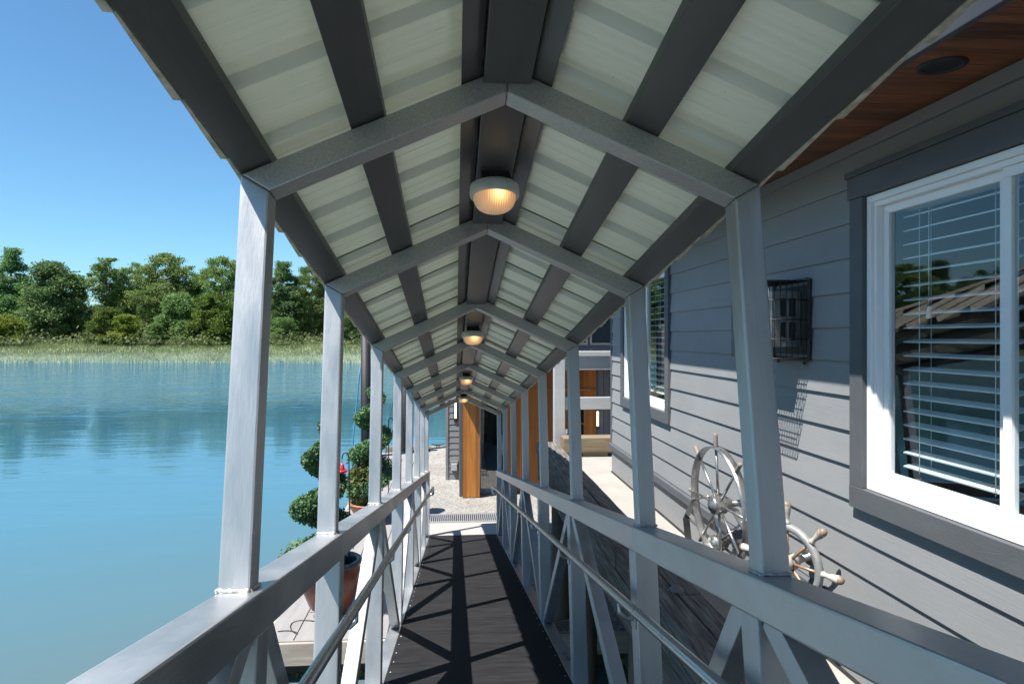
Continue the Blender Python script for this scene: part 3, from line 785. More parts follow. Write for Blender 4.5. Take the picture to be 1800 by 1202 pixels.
bm = bmn(); bx(bm, 1.48, 5.5, 9.25, 9.55, WALK + .06, -1.385, bev=.012)
t = thing('kerb_timber', 'sunlit tan timber kerb lying across the far end of the walkway', 'kerb', (3, 9.4, WALK))
obj('beam', bm, 'tan_timber', t)
for x in (1.75, 3.0, 4.4):
    bm = bmn(); bx(bm, x, x + .35, 9.28, 9.52, WALK + .001, WALK + .0595); obj('block', bm, 'tan_timber', t)
gr = thing('guard_rail', 'pale aluminium guard rail of one wide post and two wide rails behind the house corner', 'guard rail', (1.5, 9.75, WALK))
for x in (1.41, 3.6, 5.6):
    bm = bmn(); bx(bm, x, x + .155, 9.66, 9.80, WALK - .0, -.24, bev=.006)
    bx(bm, x + .07, x + .074, 9.655, 9.6598, -.36, -.245); obj('post', bm, 'white_alu', gr)
bm = bmn(); bx(bm, 1.566, 6.0, 9.69, 9.79, -.475, -.275, bev=.006); obj('rail', bm, 'white_alu', gr)
bm = bmn(); prism(bm, [(1.58, -.2735), (2.35, -.2735), (2.30, -.215), (1.58, -.215)], 9.64, 9.78); obj('cap_plate', bm, 'white_alu', gr)
bm = bmn(); bx(bm, 1.566, 6.0, 9.69, 9.79, -1.045, -.87, bev=.006); obj('rail', bm, 'white_alu', gr)
bm = bmn(); bx(bm, 1.569, 1.60, 9.66, 9.672, -1.62, -1.32)
for k in range(4): lathe(bm, [(0, 0), (.006, 0), (.006, .008), (0, .008)], 10, Matrix.Translation((1.5845, 9.66, -1.58 + k * .07)) @ Matrix.Rotation(R(90), 4, 'X'))
obj('bracket', bm, 'white_alu', gr)

# landing behind the viewer
bm = bmn(); bx(bm, -1.6, 1.07, -7.5, -1.85, -1.6, -1.24); struct(obj('landing', bm, 'concrete'))

# ------------------------------------------------------------------ floating dock
DX0, DX1, DY0, DY1 = -2.36, 9.5, 8.62, 23.5
bm = bmn(); 
bx(bm, DX0, -.82, DY0, 21.2, DOCK - .03, DOCK - .0, bev=.004)
dock = struct(obj('dock_boards', bm, 'dock'))
bm = bmn()
k = 0
x = DX0 + .36
while x < -.85:
    bx(bm, x, x + .012, DY0 + .02, 21.2 - .02, DOCK + .0015, DOCK + .004); x += .38
for y in (11.9, 15.1, 18.3): bx(bm, DX0 + .02, -.84, y, y + .014, DOCK + .0045, DOCK + .0065)
struct(obj('dock_joints', bm, 'black'))
bm = bmn(); bx(bm, -.815, DX1, DY0, DY1, DOCK - .03, DOCK + .003, bev=.003); struct(obj('dock_surface', bm, 'aggregate'))
bm = bmn(); bx(bm, DX0, DX0 + 1.54, 21.22, 22.4, DOCK - .03, DOCK, bev=.004); struct(obj('dock_corner', bm, 'dock'))
bm = bmn(); bx(bm, DX0 - .03, DX1 + .03, DY0 - .05, DY0 - .002, DOCK - .29, DOCK - .012, bev=.008); bx(bm, DX0 - .05, DX0 - .002, DY0 - .0015, 22.4, DOCK - .29, DOCK - .012, bev=.008)
bx(bm, DX0, DX1, DY1 + .001, DY1 + .06, DOCK - .29, DOCK + .02)
struct(obj('dock_fascia', bm, 'fascia_wood'))
bm = bmn(); bx(bm, DX0 + .05, DX1, DY0 + .16, DY1 - .05, WATER - .6, DOCK - .032); struct(obj('dock_float', bm, 'sill'))
bm = bmn()
rg = random.Random(9)
for k in range(160):
    x = rg.uniform(DX0 + .06, DX1 * .35); y = DY0 + .155
    lathe(bm, [(0, .02), (.02, .012), (.026, 0), (.02, -.02), (0, -.03)], 6, Matrix.Translation((x, y, WATER + rg.uniform(.01, .05))) @ Matrix.Rotation(rg.uniform(0, 3), 4, 'Y'))
struct(obj('waterline_growth', bm, 'leaf_yellow'), 'stuff')
C.objects['waterline_growth']['label'] = 'yellow green growth along the dock float at the waterline'
# transition plate and grating at the gangway foot
t = thing('transition_plate', 'beige hinged plate at the foot of the gangway', 'ramp plate', (0, 13, DOCK))
e0 = G @ Vector((0, Y1 + .004, DECKZ))
bm = bmn(); ya_, za_ = e0.y, e0.z
prism(bm, [(ya_, za_), (13.80, DOCK + .010), (13.80, DOCK + .006), (ya_, za_ - .02)], -.70, .86, plane='yz'); obj('plate', bm, 'alu_dull', t)
t = thing('floor_grating', 'ribbed metal grating let in the dock floor before the beige plate', 'grating', (0.05, 14.1, DOCK))
bm = bmn(); x = -.72
while x < .88:
    bx(bm, x, x + .016, 13.845, 14.395, DOCK + .009, DOCK + .03); x += .042
obj('bars', bm, 'grate', t)
bm = bmn(); bx(bm, -.74, .90, 13.815, 13.842, DOCK + .004, DOCK + .034); bx(bm, -.74, .90, 14.398, 14.42, DOCK + .004, DOCK + .034); obj('frame', bm, 'grate', t)
bm = bmn(); bx(bm, -.735, .895, 13.843, 14.397, DOCK + .0035, DOCK + .0085); obj('trough', bm, 'black', t)
# cleat on the far dock edge
t = thing('dock_cleat', 'black mooring cleat on the far edge of the dock', 'cleat', (-.58, 23.1, DOCK))
bm = bmn(); bx(bm, -.06, .06, -.03, .03, .0035, .015, Matrix.Translation(t.location), .003)
for s in (-1, 1): tube(bm, [Vector((s * .035, 0, .012)) + t.location, Vector((s * .04, 0, .10)) + t.location], .014, 8)
tube(bm, [Vector((x, 0, z)) + t.location for x, z in ((-.22, .15), (-.14, .125), (-.05, .11), (.05, .11), (.14, .125), (.22, .15))], .018, 8, True, [.008, .016, .019, .019, .016, .008])
obj('horn', bm, 'black', t)

# ------------------------------------------------------------------ floating home at the foot of the gangway
FY = 16.4
fh = thing('floating_home', 'modern floating home with orange cedar front, grey siding and dark windows', 'house', (2.5, 18, DOCK + .004))
bm = bmn(); bx(bm, .17, .565, 15.90, 16.30, DOCK + .02, -.62); obj('cedar_column', bm, 'cedar', fh)
# grey lap siding wall set back on the left
bm = bmn()
z = DOCK + .01
while z < -.62:
    prism(bm, [(17.985, z), (18.1, z), (18.1, z + .16), (17.998, z + .16)], -.18, .158, plane='yz'); z += .1605
for zz in (0,): pass
obj('lap_siding', bm, 'grey_board', fh)
bm = bmn(); bx(bm, -.25, -.181, 17.97, 18.1, DOCK + .006, -.62, bev=.004); obj('corner_board', bm, 'grey_board', fh)
bm = bmn(); bx(bm, .10, .165, 16.05, 17.97, DOCK + .006, -.62); obj('side_panel', bm, 'dark_trim', fh)
bm = bmn(); bx(bm, -.25, .16, 18.101, 18.16, DOCK + .006, -.62); bx(bm, .161, .19, 17.972, 24., DOCK + .006, -.62); obj('inner_wall', bm, 'grey_board', fh)
# glazed door
dr = bpy.data.objects.new('glass_door', None); C.objects.link(dr); dr.parent = fh; dr.matrix_basis = wm(fh).inverted() @ Matrix.Translation((.9, FY, DOCK)); dr.empty_display_size = .1
bm = bmn()
bx(bm, .568, .62, FY, FY + .06, DOCK + .006, -1.1, bev=.003); bx(bm, 1.17, 1.225, FY, FY + .06, DOCK + .006, -1.1, bev=.003); bx(bm, .6205, 1.1695, FY, FY + .06, DOCK + .006, DOCK + .10, bev=.003); bx(bm, .6205, 1.1695, FY, FY + .06, -1.17, -1.1, bev=.003)
obj('frame', bm, 'box_plastic', dr)
bm = bmn(); bx(bm, .6205, 1.1695, FY + .025, FY + .033, DOCK + .1005, -1.1705); obj('pane', bm, 'door_glass', dr)
bm = bmn(); tube(bm, [(1.12, FY - .04, DOCK + .9), (1.12, FY - .04, DOCK + 1.4)], .012, 8)
for z_ in (DOCK + .95, DOCK + 1.35): tube(bm, [(1.12, FY - .04, z_), (1.12, FY + .024, z_)], .008, 8)
obj('pull_handle', bm, 'steel', dr)
# orange wall with a second opening
bm = bmn(); bx(bm, 1.23, 2.78, FY - .02, FY + .12, DOCK + .006, -.62); bx(bm, 3.12, 3.42, FY - .02, FY + .12, DOCK + .006, -.62); bx(bm, 2.7805, 3.1195, FY - .02, FY + .12, -1.52, -.62)
obj('cedar_wall', bm, 'cedar_wall', fh)
bm = bmn(); bx(bm, 1.228, 3.421, FY - .045, FY - .0205, -1.30, -1.26); bx(bm, 2.74, 2.78, FY - .04, FY - .0203, DOCK + .01, -1.49); bx(bm, 3.12, 3.16, FY - .04, FY - .0203, DOCK + .01, -1.49); bx(bm, 2.7802, 3.1198, FY - .04, FY - .0203, -1.53, -1.49)
obj('cedar_batten', bm, 'cedar', fh)
w2 = bpy.data.objects.new('window', None); C.objects.link(w2); w2.parent = fh; w2.matrix_basis = wm(fh).inverted() @ Matrix.Translation((2.95, FY, DOCK)); w2.empty_display_size = .1
bm = bmn(); bx(bm, 2.781, 3.119, FY + .03, FY + .04, DOCK + .06, -1.531); obj('pane', bm, 'door_glass', w2)
bm = bmn(); bx(bm, 2.781, 3.119, FY - .01, FY + .08, -2.13, -2.09); bx(bm, 2.781, 3.119, FY - .01, FY + .08, DOCK + .006, DOCK + .06); obj('frame', bm, 'cedar', w2)
bm = bmn(); bx(bm, 3.425, 8.8, FY + .1, FY + .2, DOCK + .006, -.62); obj('grey_boarding', bm, 'vert_board', fh)
bm = bmn(); bx(bm, -.25, 8.9, 15.35, 24, -.6195, -.34, bev=.006); obj('floor_edge', bm, 'grey_board', fh)
bm = bmn(); bx(bm, .6, 8.7, 16.6, 16.7, -.339, 2.2); bx(bm, .6, .7, 16.701, 24, -.339, 2.2); obj('upper_wall', bm, 'navy', fh)
for k in range(6):
    w = bpy.data.objects.new('window', None); C.objects.link(w); w.parent = fh; w.matrix_basis = wm(fh).inverted() @ Matrix.Translation((1.4 + k * 1.25, 16.6, 0)); w.empty_display_size = .1
    x = .85 + k * 1.25
    bm = bmn(); bx(bm, x, x + 1.1, 16.585, 16.599, -.15, 1.7); obj('pane', bm, 'door_glass', w)
    bm = bmn()
    for xx in (x - .05, x + .52, x + 1.1): bx(bm, xx, xx + .05, 16.56, 16.5995, -.2, 1.75)
    bx(bm, x, x + 1.1, 16.562, 16.5993, -.2, -.1502); bx(bm, x, x + 1.1, 16.562, 16.5993, 1.7002, 1.75); obj('frame', bm, 'dark_trim', w)
bm = bmn(); bx(bm, .2, 9.2, 16.1, 24.3, 2.201, 2.4, bev=.01); obj('roof', bm, 'dark_trim', fh)
bm = bmn(); bx(bm, .62, 8.6, 18.6, 18.65, DOCK + .006, -.63); bx(bm, .2, 8.8, 23.95, 24, DOCK + .006, -.63); bx(bm, 8.8, 8.85, 16.6, 24, DOCK + .006, -.63); obj('back_wall', bm, 'interior', fh)

def strip_lamp(label, x, y, z, h):
    t = thing('wall_lamp', label, 'lamp', (x, y, z), 'lit strip lamps on the floating home')
    bm = bmn(); bx(bm, x - .05, x + .05, y - .03, y, z - h * .7, z + h * .62, bev=.004); obj('backplate', bm, 'black', t)
    bm = bmn(); bx(bm, x - .024, x + .024, y - .062, y - .0305, z - h / 2, z + h / 2, bev=.006); obj('glowing_tube', bm, 'strip_glow', t)
strip_lamp('lit vertical strip lamp on the grey siding left of the cedar column', .01, 17.984, -1.92, .42)
strip_lamp('lit vertical strip lamp between orange cedar and grey boards behind the guard rail', 3.47, FY + .099, -2.0, .36)
t = thing('outlet_box', 'small grey outlet cover on the siding left of the cedar column', 'outlet', (-.03, 17.98, -3.44))
bm = bmn(); bx(bm, -.10, .05, 17.90, 17.983, -3.50, -3.31, bev=.012); obj('cover', bm, 'box_plastic', t)
bm = bmn(); bx(bm, -.13, .08, 17.94, 17.9835, -3.34, -3.25, bev=.006); obj('hood', bm, 'grey_board', t)

# ------------------------------------------------------------------ piles, ropes
def pile(label, x, y, ztop, r=.15):
    t = thing('mooring_pile', label, 'pile', (x, y, WATER - 2), 'dark steel mooring piles')
    bm = bmn(); lathe(bm, [(0, -6.5), (r, -6.5), (r, ztop), (0, ztop)], 28, Matrix.Translation((x, y, 0))); obj('shaft', bm, 'pile', t)
    bm = bmn(); lathe(bm, [(r + .002, ztop - .08), (r + .012, ztop - .08), (r + .012, ztop + .01), (0, ztop + .09)], 28, Matrix.Translation((x, y, 0))); obj('cap', bm, 'pile', t)
    return t
pile('dark steel mooring pile rising behind the farther spiral shrub', -2.78, 21.6, .55)
pile('dark steel mooring pile at the far corner of the dock', -1.62, 22.62, .2)
def rope(label, pts, r, m):
    bm = bmn(); P = [Vector(p) for p in pts]; out = []
    for a, b in zip(P, P[1:]):
        for k in range(8):
            t = k / 8; out.append(a.lerp(b, t) - Vector((0, 0, .12 * 4 * t * (1 - t) * (b - a).length * .1)))
    out.append(P[-1]); tube(bm, out, r, 6)
    o = obj('mooring_rope', bm, m); return tag(o, label, 'rope', 'mooring ropes')
rope('blue rope hanging down from the pile behind the farther spiral shrub', [(-2.945, 21.55, -.95), (-3.12, 21.3, -3.1), (-3.15, 21.25, -4.25)], .022, 'rope_blue')
rope('thin dark line slanting to the far dock corner beside the gangway', [(-1.78, 22.6, -.9), (-2.1, 22.2, -2.6), (-2.2, 22.0, DOCK + .01)], .010, 'rope_dark')

# ------------------------------------------------------------------ leaf clouds
def leaf_mesh(name, spots, size, rng, m, flat=.0, aspect=1.6):
    """spots: (x, y, z) centres; each becomes one leaf-sized bent quad"""
    vs, fs = [], []
    for p in spots:
        a = rng.uniform(0, 2 * math.pi); cz = rng.uniform(-1, 1); s_ = math.sqrt(1 - cz * cz)
        u = Vector((s_ * math.cos(a), s_ * math.sin(a), cz))
        w = Vector((rng.gauss(0, 1), rng.gauss(0, 1), rng.gauss(0, 1)))
        v = u.cross(w).normalized()
        k = size * rng.uniform(.6, 1.35); u = u * k * .5 * aspect; v = v * k * .5
        p = Vector(p); n = len(vs)
        b_ = u.cross(v).normalized() * k * .12
        vs += [p - u, p - v + b_, p + u, p + v + b_]
        fs.append((n, n + 1, n + 2, n + 3))
    me = bpy.data.meshes.new(name); me.from_pydata([tuple(v) for v in vs], [], fs); me.materials.append(M[m])
    return me

def crown_spots(rng, h, w, lo, shape, nclump, per, rc):
    """clumps spread through an uneven crown; returns leaf centres and clump centres"""
    out, cl = [], []
    seed = Vector((rng.uniform(0, 99), rng.uniform(0, 99), rng.uniform(0, 99)))
    tries = 0
    while len(cl) < nclump and tries < 6000:
        tries += 1
        t = rng.random(); z = lo + (h - lo) * t
        if shape == 'round': prof = math.sqrt(max(0, 1 - (2 * t - 1) ** 2)) ** .85 * (1 - .1 * t)
        elif shape == 'column': prof = min(1, .45 + t * 2) * (1 - t ** 3.2) * .95
        elif shape == 'cone': prof = (1 - t) ** .8 * .9 + .06
        elif shape == 'lollipop': prof = (0.25 if t < .45 else math.sqrt(max(0, 1 - ((t - .72) / .29) ** 2)))
        else: prof = math.sqrt(max(0, 1 - t * t)) ** .8
        a = rng.uniform(0, 2 * math.pi); rr = w / 2 * prof * math.sqrt(rng.uniform(.12, 1))
        p = Vector((rr * math.cos(a), rr * math.sin(a), z))
        k = noise.noise(p * (2.2 / max(w, 1)) * 1.5 + seed)
        p += Vector((math.cos(a), math.sin(a), .4)) * k * w * .16
        if noise.noise(p * .42 + seed) < -.22: continue
        cl.append(p)
    for c in cl:
        r = rc * rng.uniform(.55, 1.25)
        for _ in range(per):
            q = Vector((rng.gauss(0, .5), rng.gauss(0, .5), rng.gauss(0, .36)))
            if q.z > .5: q.z *= .6
            out.append(c + q * r)
    return out, cl

def make_tree_meshes(key, seed, h, w, lo, shape, ncl, per, rc, leaf, m, bark='bark', tr=.02):
    rng = random.Random(seed)
    sp, cl = crown_spots(rng, h, w, lo, shape, ncl, per, rc)
    crown = leaf_mesh('crown', sp, leaf, rng, m)
    bm = bmn()
    r0 = h * tr
    pts = [(0, 0, -1), (.05, 0, h * .2), (rng.uniform(-.3, .3), rng.uniform(-.3, .3), h * .5), (rng.uniform(-.5, .5), rng.uniform(-.5, .5), h * .93)]
    tube(bm, pts, r0, 8, True, [r0 * 1.3, r0, r0 * .62, r0 * .1])
    for c in rng.sample(cl, min(len(cl), 12)):
        zz = max(h * .12, c.z * rng.uniform(.45, .75)); tr_ = r0 * (1 - zz / h) * .5 + .015
        a = Vector((0, 0, zz)); tube(bm, [a, a.lerp(c, .5) + Vector((0, 0, .1 * (c - a).length)), c], tr_, 5, False, [tr_, tr_ * .7, tr_ * .2])
    me = bpy.data.meshes.new('trunk'); bm.to_mesh(me); bm.free(); me.materials.append(M[bark])
    return dict(trunk=me, crown=crown, h=h)
TM = {
 'tall': make_tree_meshes('tall', 1, 19, 9, 1.5, 'column', 200, 150, 1.15, .235, 'leaf_dark', 'pale_bark'),
 'broad': make_tree_meshes('broad', 2, 18.5, 13, 2.0, 'round', 240, 150, 1.25, .24, 'leaf_olive', 'pale_bark'),
 'lolli': make_tree_meshes('lolli', 3, 18.5, 8, 2.0, 'lollipop', 150, 150, 1.1, .235, 'leaf_mid', 'pale_bark'),
 'slim': make_tree_meshes('slim', 4, 15, 6.5, .8, 'cone', 130, 140, 1.0, .23, 'leaf_dark'),
 'dense': make_tree_meshes('dense', 5, 15, 12, .2, 'column', 220, 140, 1.4, .27, 'leaf_dark'),
 'shrub': make_tree_meshes('shrub', 6, 7.5, 10, .0, 'dome', 130, 170, .95, .22, 'leaf_bright', tr=.015),
 'yshrub': make_tree_meshes('yshrub', 7, 5.0, 6, .0, 'dome', 90, 150, .8, .21, 'leaf_yellow', tr=.015),
 'gshrub': make_tree_meshes('gshrub', 8, 9, 9, .0, 'dome', 130, 170, 1.05, .235, 'leaf_mid', tr=.015),
}
def ray(px, d):
    """ground point d metres ahead along the photograph's column px"""
    a = math.atan((px - 900) / 1200) + PSI
    zc = d; Lh = zc / math.cos(a - PSI)
    return Lh * math.sin(a), Lh * math.cos(a)
BZ = -.9                                                   # ground level at the wood's edge
def plant(kind, px, d, top, label, cat='tree', group='tall trees on the far bank', zb=None, sx=1.):
    tm = TM[kind]; x, y = ray(px, d); zb = BZ if zb is None else zb
    ztop = (592 - top) / 1200 * d
    k = (ztop - zb) / tm['h']
    name = {'tree': 'bank_tree', 'shrub': 'bank_shrub'}[cat]
    t = thing(name, label, cat, group=group, mtx=Matrix.Translation((x, y, zb)) @ Matrix.Rotation(px * 1.37, 4, 'Z') @ Matrix.Diagonal((k * sx, k * sx, k, 1)))
    for n in ('trunk', 'crown'):
        o = bpy.data.objects.new(n, tm[n]); C.objects.link(o); o.parent = t
    return t
D = 150
plant('tall', 20, D, 441, 'tall dark tree at the left edge of the photo with a pointed top')
plant('dense', 92, D - 2, 462, 'wide dark tree reaching the ground, second from the left edge', sx=1.05)
plant('slim', 140, D + 6, 488, 'narrow pointed tree in the dip left of the rounded crowns')
plant('lolli', 190, D + 2, 455, 'slim tree with a rounded high crown just right of the sky gap', sx=.95)
plant('lolli', 228, D + 6, 462, 'slim high crowned tree touching the big broad tree on its right', sx=.8)
plant('broad', 290, D + 4, 449, 'biggest broad round crowned olive tree right of the slim pair', sx=1.02)
plant('tall', 345, D + 10, 486, 'lower tree between the broad olive tree and the nearest post')
plant('broad', 392, D + 4, 455, 'round crowned tree touching the left of the nearest post', sx=.86)
plant('tall', 448, D + 3, 460, 'tall tree hidden behind the nearest left post')
plant('tall', 497, D, 464, 'tall tree just right of the nearest left post', sx=1.1)
plant('broad', 548, D + 4, 470, 'broad tree beneath the gangway eave near the second post', sx=.8)
plant('tall', 606, D, 474, 'tall tree right of the second post under the eave')
for px, k, top in ((660, 'broad', 470), (715, 'tall', 480), (770, 'broad', 475)):
    plant(k, px, D + 4, top, 'tree of the far bank hidden behind the gangway roof')
for px, k, top in ((-60, 'broad', 452), (-130, 'tall', 445), (-210, 'lolli', 460), (-290, 'broad', 450), (-380, 'tall', 455), (-480, 'broad', 448), (-590, 'tall', 452), (-720, 'broad', 440), (-870, 'tall', 445)):
    plant(k, px, D, top, 'tree of the far bank beyond the left edge of the photo')
# back row closes the gaps low down
rb = random.Random(21)
px = -900
i = 0
while px < 820:
    dip = 514 if 105 < px < 175 else 498
    plant('dense', px, D + 16 + rb.uniform(0, 6), dip + rb.uniform(0, 24), 'dense dark tree in the back row of the far bank wood', group='back row of the far bank wood', sx=1.1)
    px += 44 if px > -100 else 90
plant('shrub', 188, D - 16, 543, 'rounded bright green shrub in front of the slim trees', 'shrub', 'shrubs at the edge of the reeds', -1.1, .82)
plant('yshrub', 222, D - 17, 556, 'small yellow green shrub joined to the rounded bright one', 'shrub', 'shrubs at the edge of the reeds', -1.1)
plant('gshrub', 316, D - 14, 520, 'tall green shrub left of the yellow topped one', 'shrub', 'shrubs at the edge of the reeds', -1.1, .9)
plant('shrub', 378, D - 15, 523, 'large yellow topped green shrub left of the nearest post', 'shrub', 'shrubs at the edge of the reeds', -1.1, .85)
plant('gshrub', 272, D - 18, 569, 'low dark green shrub before the broad olive tree', 'shrub', 'shrubs at the edge of the reeds', -1.1, 1.0)
plant('yshrub', 14, D - 18, 556, 'yellow green shrub at the left edge of the photo', 'shrub', 'shrubs at the edge of the reeds', -1.1)
plant('gshrub', 500, D - 16, 560, 'dark shrub between the first and second left posts', 'shrub', 'shrubs at the edge of the reeds', -1.1)
plant('gshrub', 610, D - 15, 555, 'dark shrub right of the second left post', 'shrub', 'shrubs at the edge of the reeds', -1.1)
# low brush: nobody could count it
rg = random.Random(31); sp = []
for _ in range(520):
    px = rg.uniform(-900, 830); d = D - 20 + rg.uniform(-3, 16); x, y = ray(px, d); hh = rg.uniform(.5, 2.0) * (1.3 if rg.random() < .2 else 1)
    for _ in range(34):
        sp.append((x + rg.gauss(0, 1.2), y + rg.gauss(0, 1.2), -1.3 + abs(rg.gauss(0, .55)) * hh))
me = leaf_mesh('bank_brush', sp, .42, rg, 'leaf_brush'); o = bpy.data.objects.new('bank_brush', me); C.objects.link(o)
struct(o, 'stuff'); o['label'] = 'low olive brush along the foot of the far bank trees'
# reeds
rg = random.Random(41)
def reeds(name, d0, d1, n, h0, h1, zf, m, label):
    vs, fs = [], []
    for _ in range(n):
        px = rg.uniform(-950, 860); d = d0 + (d1 - d0) * rg.random() ** 1.1; x, y = ray(px, d)
        h = rg.uniform(h0, h1) * (1 + .35 * noise.noise(Vector((x * .06, y * .06, 0)))); w = rg.uniform(.04, .10); a = rg.uniform(-.6, .6) + .3
        ln = rg.gauss(0, .16) * h; z = zf(d); k = len(vs)
        ca, sa = math.cos(a) * w / 2, math.sin(a) * w / 2
        vs += [(x - ca, y - sa, z), (x + ca, y + sa, z), (x + ca * .7 + ln * .5, y + sa * .7, z + h * .6), (x - ca * .7 + ln * .5, y - sa * .7, z + h * .6), (x + ln, y, z + h)]
        fs += [(k, k + 1, k + 2, k + 3), (k + 3, k + 2, k + 4)]
    me = bpy.data.meshes.new(name); me.from_pydata(vs, [], fs); me.materials.append(M[m])
    o = bpy.data.objects.new(name, me); C.objects.link(o); struct(o, 'stuff'); o['label'] = label
def bank_z(d): return WATER + .05 + max(0, min(1, (d - 113.5) / 21)) ** .8 * 2.75
reeds('pale_reeds', 113.1, 119.5, 30000, .5, .85, lambda d: bank_z(d) - .1, 'reed_pale', 'pale reeds at the water edge of the far bank')
reeds('green_reeds', 117.5, 136, 52000, .42, .8, lambda d: bank_z(d) - .1, 'reed', 'green reeds behind the pale strip on the far bank')

# ------------------------------------------------------------------ river and far bank ground
bm = bmn()
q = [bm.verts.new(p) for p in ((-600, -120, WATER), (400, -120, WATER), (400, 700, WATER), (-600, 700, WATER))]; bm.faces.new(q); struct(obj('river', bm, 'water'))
bm = bmn(); prev = None
pr = [(113.2, WATER - .4), (113.8, WATER + .05)] + [(d, bank_z(d)) for d in (116, 119, 123, 128, 134)] + [(150, BZ - .1), (180, BZ), (420, 1.)]
cols = []
for px in range(-2600, 2700, 60):
    cols.append([bm.verts.new((*ray(px, d + 1.2 * noise.noise(Vector((px * .01, d * .01, 3)))), z)) for d, z in pr])
for a, b in zip(cols, cols[1:]):
    for i in range(len(pr) - 1): bm.faces.new([a[i], b[i], b[i + 1], a[i + 1]])
struct(obj('far_bank', bm, 'bank'))
# shore ground under the house and walkway
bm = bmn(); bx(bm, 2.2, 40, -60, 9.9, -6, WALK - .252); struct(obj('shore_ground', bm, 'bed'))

# ------------------------------------------------------------------ planters with spiral clipped conifers
def topiary(label, loc, h, r_lo, r_hi, z_lo, pitch, seed, m, n, phase):
    t = thing('spiral_shrub', label, 'shrub', loc, 'spiral clipped conifers on the dock')
    rng = random.Random(seed); sp = []
    for _ in range(n):
        u = rng.random() ** .85; z = z_lo + (h - z_lo) * u
        R_ = r_lo + (r_hi - r_lo) * u
        a = phase + 2 * math.pi * (z - z_lo) / pitch
        c = Vector((math.cos(a) * R_ * .62, math.sin(a) * R_ * .62, z))
        # leaf on a lumpy shell round the coil
        g = Vector((rng.gauss(0, 1), rng.gauss(0, 1), rng.gauss(0, 1))).normalized() * (rng.uniform(.72, 1.06) if rng.random() > .05 else rng.uniform(1.0, 1.2))
        rad = R_ * .62 * (1 + .32 * noise.noise(c * 6 + Vector((seed, 0, 0))))
        p = c + Vector((g.x * rad, g.y * rad, g.z * rad * .72))
        sp.append(p)
    me = leaf_mesh('foliage', sp, .031, rng, m); o = bpy.data.objects.new('foliage', me); C.objects.link(o); o.parent = t
    bm = bmn(); tube(bm, [(0, 0, .0), (.02, .01, h * .4), (-.01, 0, h * .95)], .03, 8, True, [.04, .03, .008]); obj('trunk', bm, 'bark', t, local=True)
    return t
def pot(name, label, loc, r, h, mb, mr, bowl=False):
    t = thing(name, label, 'plant pot', loc)
    bm = bmn()
    if not bowl: pr = [(0, .0), (r * .46, 0), (r * .5, .03), (r * .5, .05), (r * .72, h * .2), (r * .88, h * .42), (r * .97, h * .68), (r * .98, h * .84), (r * .94, h * .92)]
    else: pr = [(0, 0), (r * .5, 0), (r * .72, h * .35), (r * .92, h * .75), (r * .97, h * .93)]
    lathe(bm, pr, 44); obj('body', bm, mb, t, local=True)
    bm = bmn(); z = pr[-1][1]
    lathe(bm, [(r * .95, z), (r * 1.03, z + .01), (r * 1.04, h - .01), (r * 1.0, h), (r * .88, h), (r * .85, h - .02), (r * .84, h * .6)], 44); obj('rim', bm, mr, t, local=True)
    bm = bmn(); lathe(bm, [(r * .845, h * .72 if not bowl else h * .9), (0, h * .75 if not bowl else h * .94)], 30); obj('soil', bm, 'soil', t, local=True)
    return t
pA = (-1.68, 9.42, DOCK + .001); pB = (-1.72, 14.1, DOCK + .001)
pot('glazed_pot', 'tall brown red glazed pot with a dark rim under the left rail', pA, .40, .74, 'terracotta', 'pot_rim')
pot('terracotta_bowl', 'wide orange terracotta bowl behind the second left post', pB, .44, .40, 'bowl', 'bowl', True)
topiary('spiral clipped conifer in the brown red glazed pot, nearer of the two', (-1.80, 9.42, DOCK + .5), 2.05, .46, .13, .30, .66, 3, 'topiary', 30000, R(200))
topiary('spiral clipped conifer in the orange bowl, tinged olive low down', (-1.70, 14.1, DOCK + .35), 2.3, .47, .20, .20, .74, 4, 'topiary', 26000, R(150))
# olive low tuft of the farther shrub
t = thing('olive_shrub', 'olive brown bushy shrub at the foot of the farther spiral conifer', 'shrub', (-1.86, 13.95, DOCK + .38))
rg = random.Random(77); sp = []
for _ in range(4200):
    g = Vector((rg.gauss(0, 1), rg.gauss(0, 1), rg.gauss(0, 1))).normalized() * rg.uniform(.7, 1.05); k = 1 + .25 * noise.noise(g * 2.3)
    sp.append((g.x * .27 * k, g.y * .27 * k, .42 + g.z * .42 * k))
me = leaf_mesh('foliage', sp, .05, rg, 'topiary_olive'); o = bpy.data.objects.new('foliage', me); C.objects.link(o); o.parent = t
bm = bmn(); tube(bm, [(0, 0, 0), (.01, 0, .3)], .02, 6); obj('stem', bm, 'bark', t, local=True)

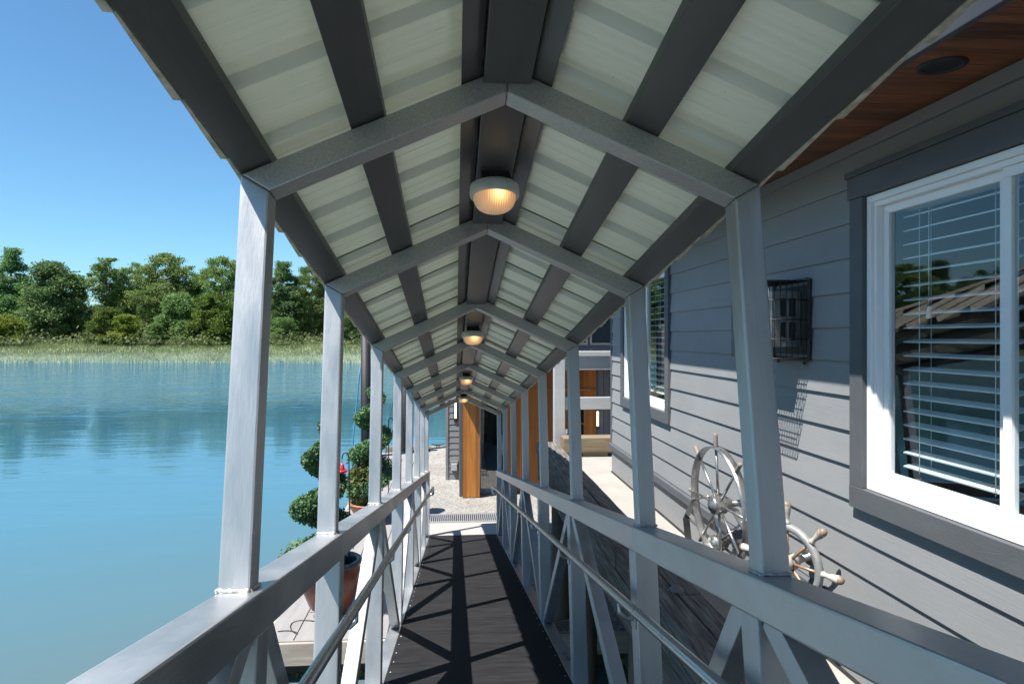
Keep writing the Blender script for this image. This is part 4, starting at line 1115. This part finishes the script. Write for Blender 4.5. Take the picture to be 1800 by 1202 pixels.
def feeder(label, base, top, hang, red_z):
    """crook with a red hummingbird feeder hung on it"""
    t = thing('garden_hook', label.replace('feeder', 'hook') if False else label[0], 'hook', base, 'black garden hooks with feeders')
    b = Vector(base); bm = bmn(); d = Vector(hang)
    pts = [b, b.lerp(Vector((b.x, b.y, top)), .5) + Vector((.01, 0, 0)), Vector((b.x, b.y, top - .08))]
    for k in range(1, 9):
        a = math.pi * k / 8; pts.append(Vector((b.x, b.y, top - .08)) + d * (.5 - .5 * math.cos(a)) + Vector((0, 0, .08 * math.sin(a))))
    tube(bm, pts, .0085, 7); obj('rod', bm, 'black', t)
    e = pts[-1]
    f = thing('bird_feeder', label[1], 'bird feeder', (e.x, e.y, red_z), 'red bird feeders')
    bm = bmn(); tube(bm, [e, (e.x, e.y, red_z + .10)], .004, 5); obj('wire', bm, 'black', f)
    bm = bmn(); lathe(bm, [(0, .10), (.022, .098), (.026, .07), (.034, .03), (.03, .012), (0, .012)], 16, Matrix.Translation((e.x, e.y, red_z))); obj('bottle', bm, 'clear', f)
    bm = bmn(); lathe(bm, [(0, -.032), (.045, -.030), (.072, -.012), (.074, .0), (.055, .011), (0, .0115)], 20, Matrix.Translation((e.x, e.y, red_z)))
    for k in range(6):
        a = k * math.pi / 3; lathe(bm, [(0, .012), (.016, .008), (.02, 0), (.012, -.006), (0, -.006)], 8, Matrix.Translation((e.x + .066 * math.cos(a), e.y + .066 * math.sin(a), red_z + .004)))
    obj('base', bm, 'red', f)
feeder(('black hook rod standing in the brown red glazed pot', 'red bird feeder hanging before the olive shrub, nearer of the two'), (-1.42, 9.30, DOCK + .55), -1.55, (-.09, 0, 0), -1.79)
feeder(('black hook rod leaning by the orange bowl, farther back', 'small dark red bird feeder hanging over the water, farther of the two'), (-1.38, 14.3, DOCK + .004), -1.68, (.10, .0, 0), -2.02)
# loose cable on the dock boards
rg = random.Random(8); pts = []
for k in range(40):
    a = k / 39
    pts.append((-2.25 + .55 * a + .16 * math.sin(a * 9), 8.78 + .55 * a + .12 * math.cos(a * 11), DOCK + .008 + .004 * math.sin(a * 20)))
bm = bmn(); tube(bm, pts, .006, 6); tag(obj('loose_cable', bm, 'cable'), 'thin black cable lying loose on the pale dock boards', 'cable')

# ------------------------------------------------------------------ light, sky, camera
SUN_TO = Vector((1, .56, -2.1)).normalized()
sun = bpy.data.lights.new('sun', 'SUN'); sun.energy = 5.0; sun.angle = R(.53); sun.color = (1., .955, .89)
so = bpy.data.objects.new('sun', sun); C.objects.link(so); so.rotation_euler = SUN_TO.to_track_quat('-Z', 'Y').to_euler()
w = bpy.data.worlds.new('World'); S.world = w; w.use_nodes = True
nt = w.node_tree; bg = nt.nodes['Background']
sk = nt.nodes.new('ShaderNodeTexSky'); sk.sky_type = 'NISHITA'; sk.sun_disc = False
sk.sun_elevation = math.asin(-SUN_TO.z); sk.sun_rotation = math.atan2(-SUN_TO.x, -SUN_TO.y); sk.air_density = 1.0; sk.dust_density = .25; sk.ozone_density = 2.2; sk.altitude = 0
tn = nt.nodes.new('ShaderNodeMix'); tn.data_type = 'RGBA'; tn.blend_type = 'MULTIPLY'; tn.inputs[0].default_value = 1; tn.inputs[7].default_value = (.70, 1.05, 1.20, 1)
nt.links.new(sk.outputs[0], tn.inputs[6]); nt.links.new(tn.outputs[2], bg.inputs[0]); bg.inputs[1].default_value = .064

cam = bpy.data.cameras.new('camera'); cam.lens = 24; cam.sensor_width = 36; cam.shift_y = -9 / 1800; cam.clip_start = .02; cam.clip_end = 2000
co = bpy.data.objects.new('camera', cam); C.objects.link(co); co.rotation_euler = (R(90), 0, -PSI); S.camera = co
S.render.engine = 'CYCLES'
S.cycles.use_denoising = True
S.cycles.max_bounces = 10; S.cycles.diffuse_bounces = 5; S.cycles.glossy_bounces = 4; S.cycles.transparent_max_bounces = 16
S.cycles.sample_clamp_indirect = 6
S.view_settings.view_transform = 'Standard'; S.view_settings.look = 'None'; S.view_settings.gamma = 1; S.view_settings.exposure = 1.15
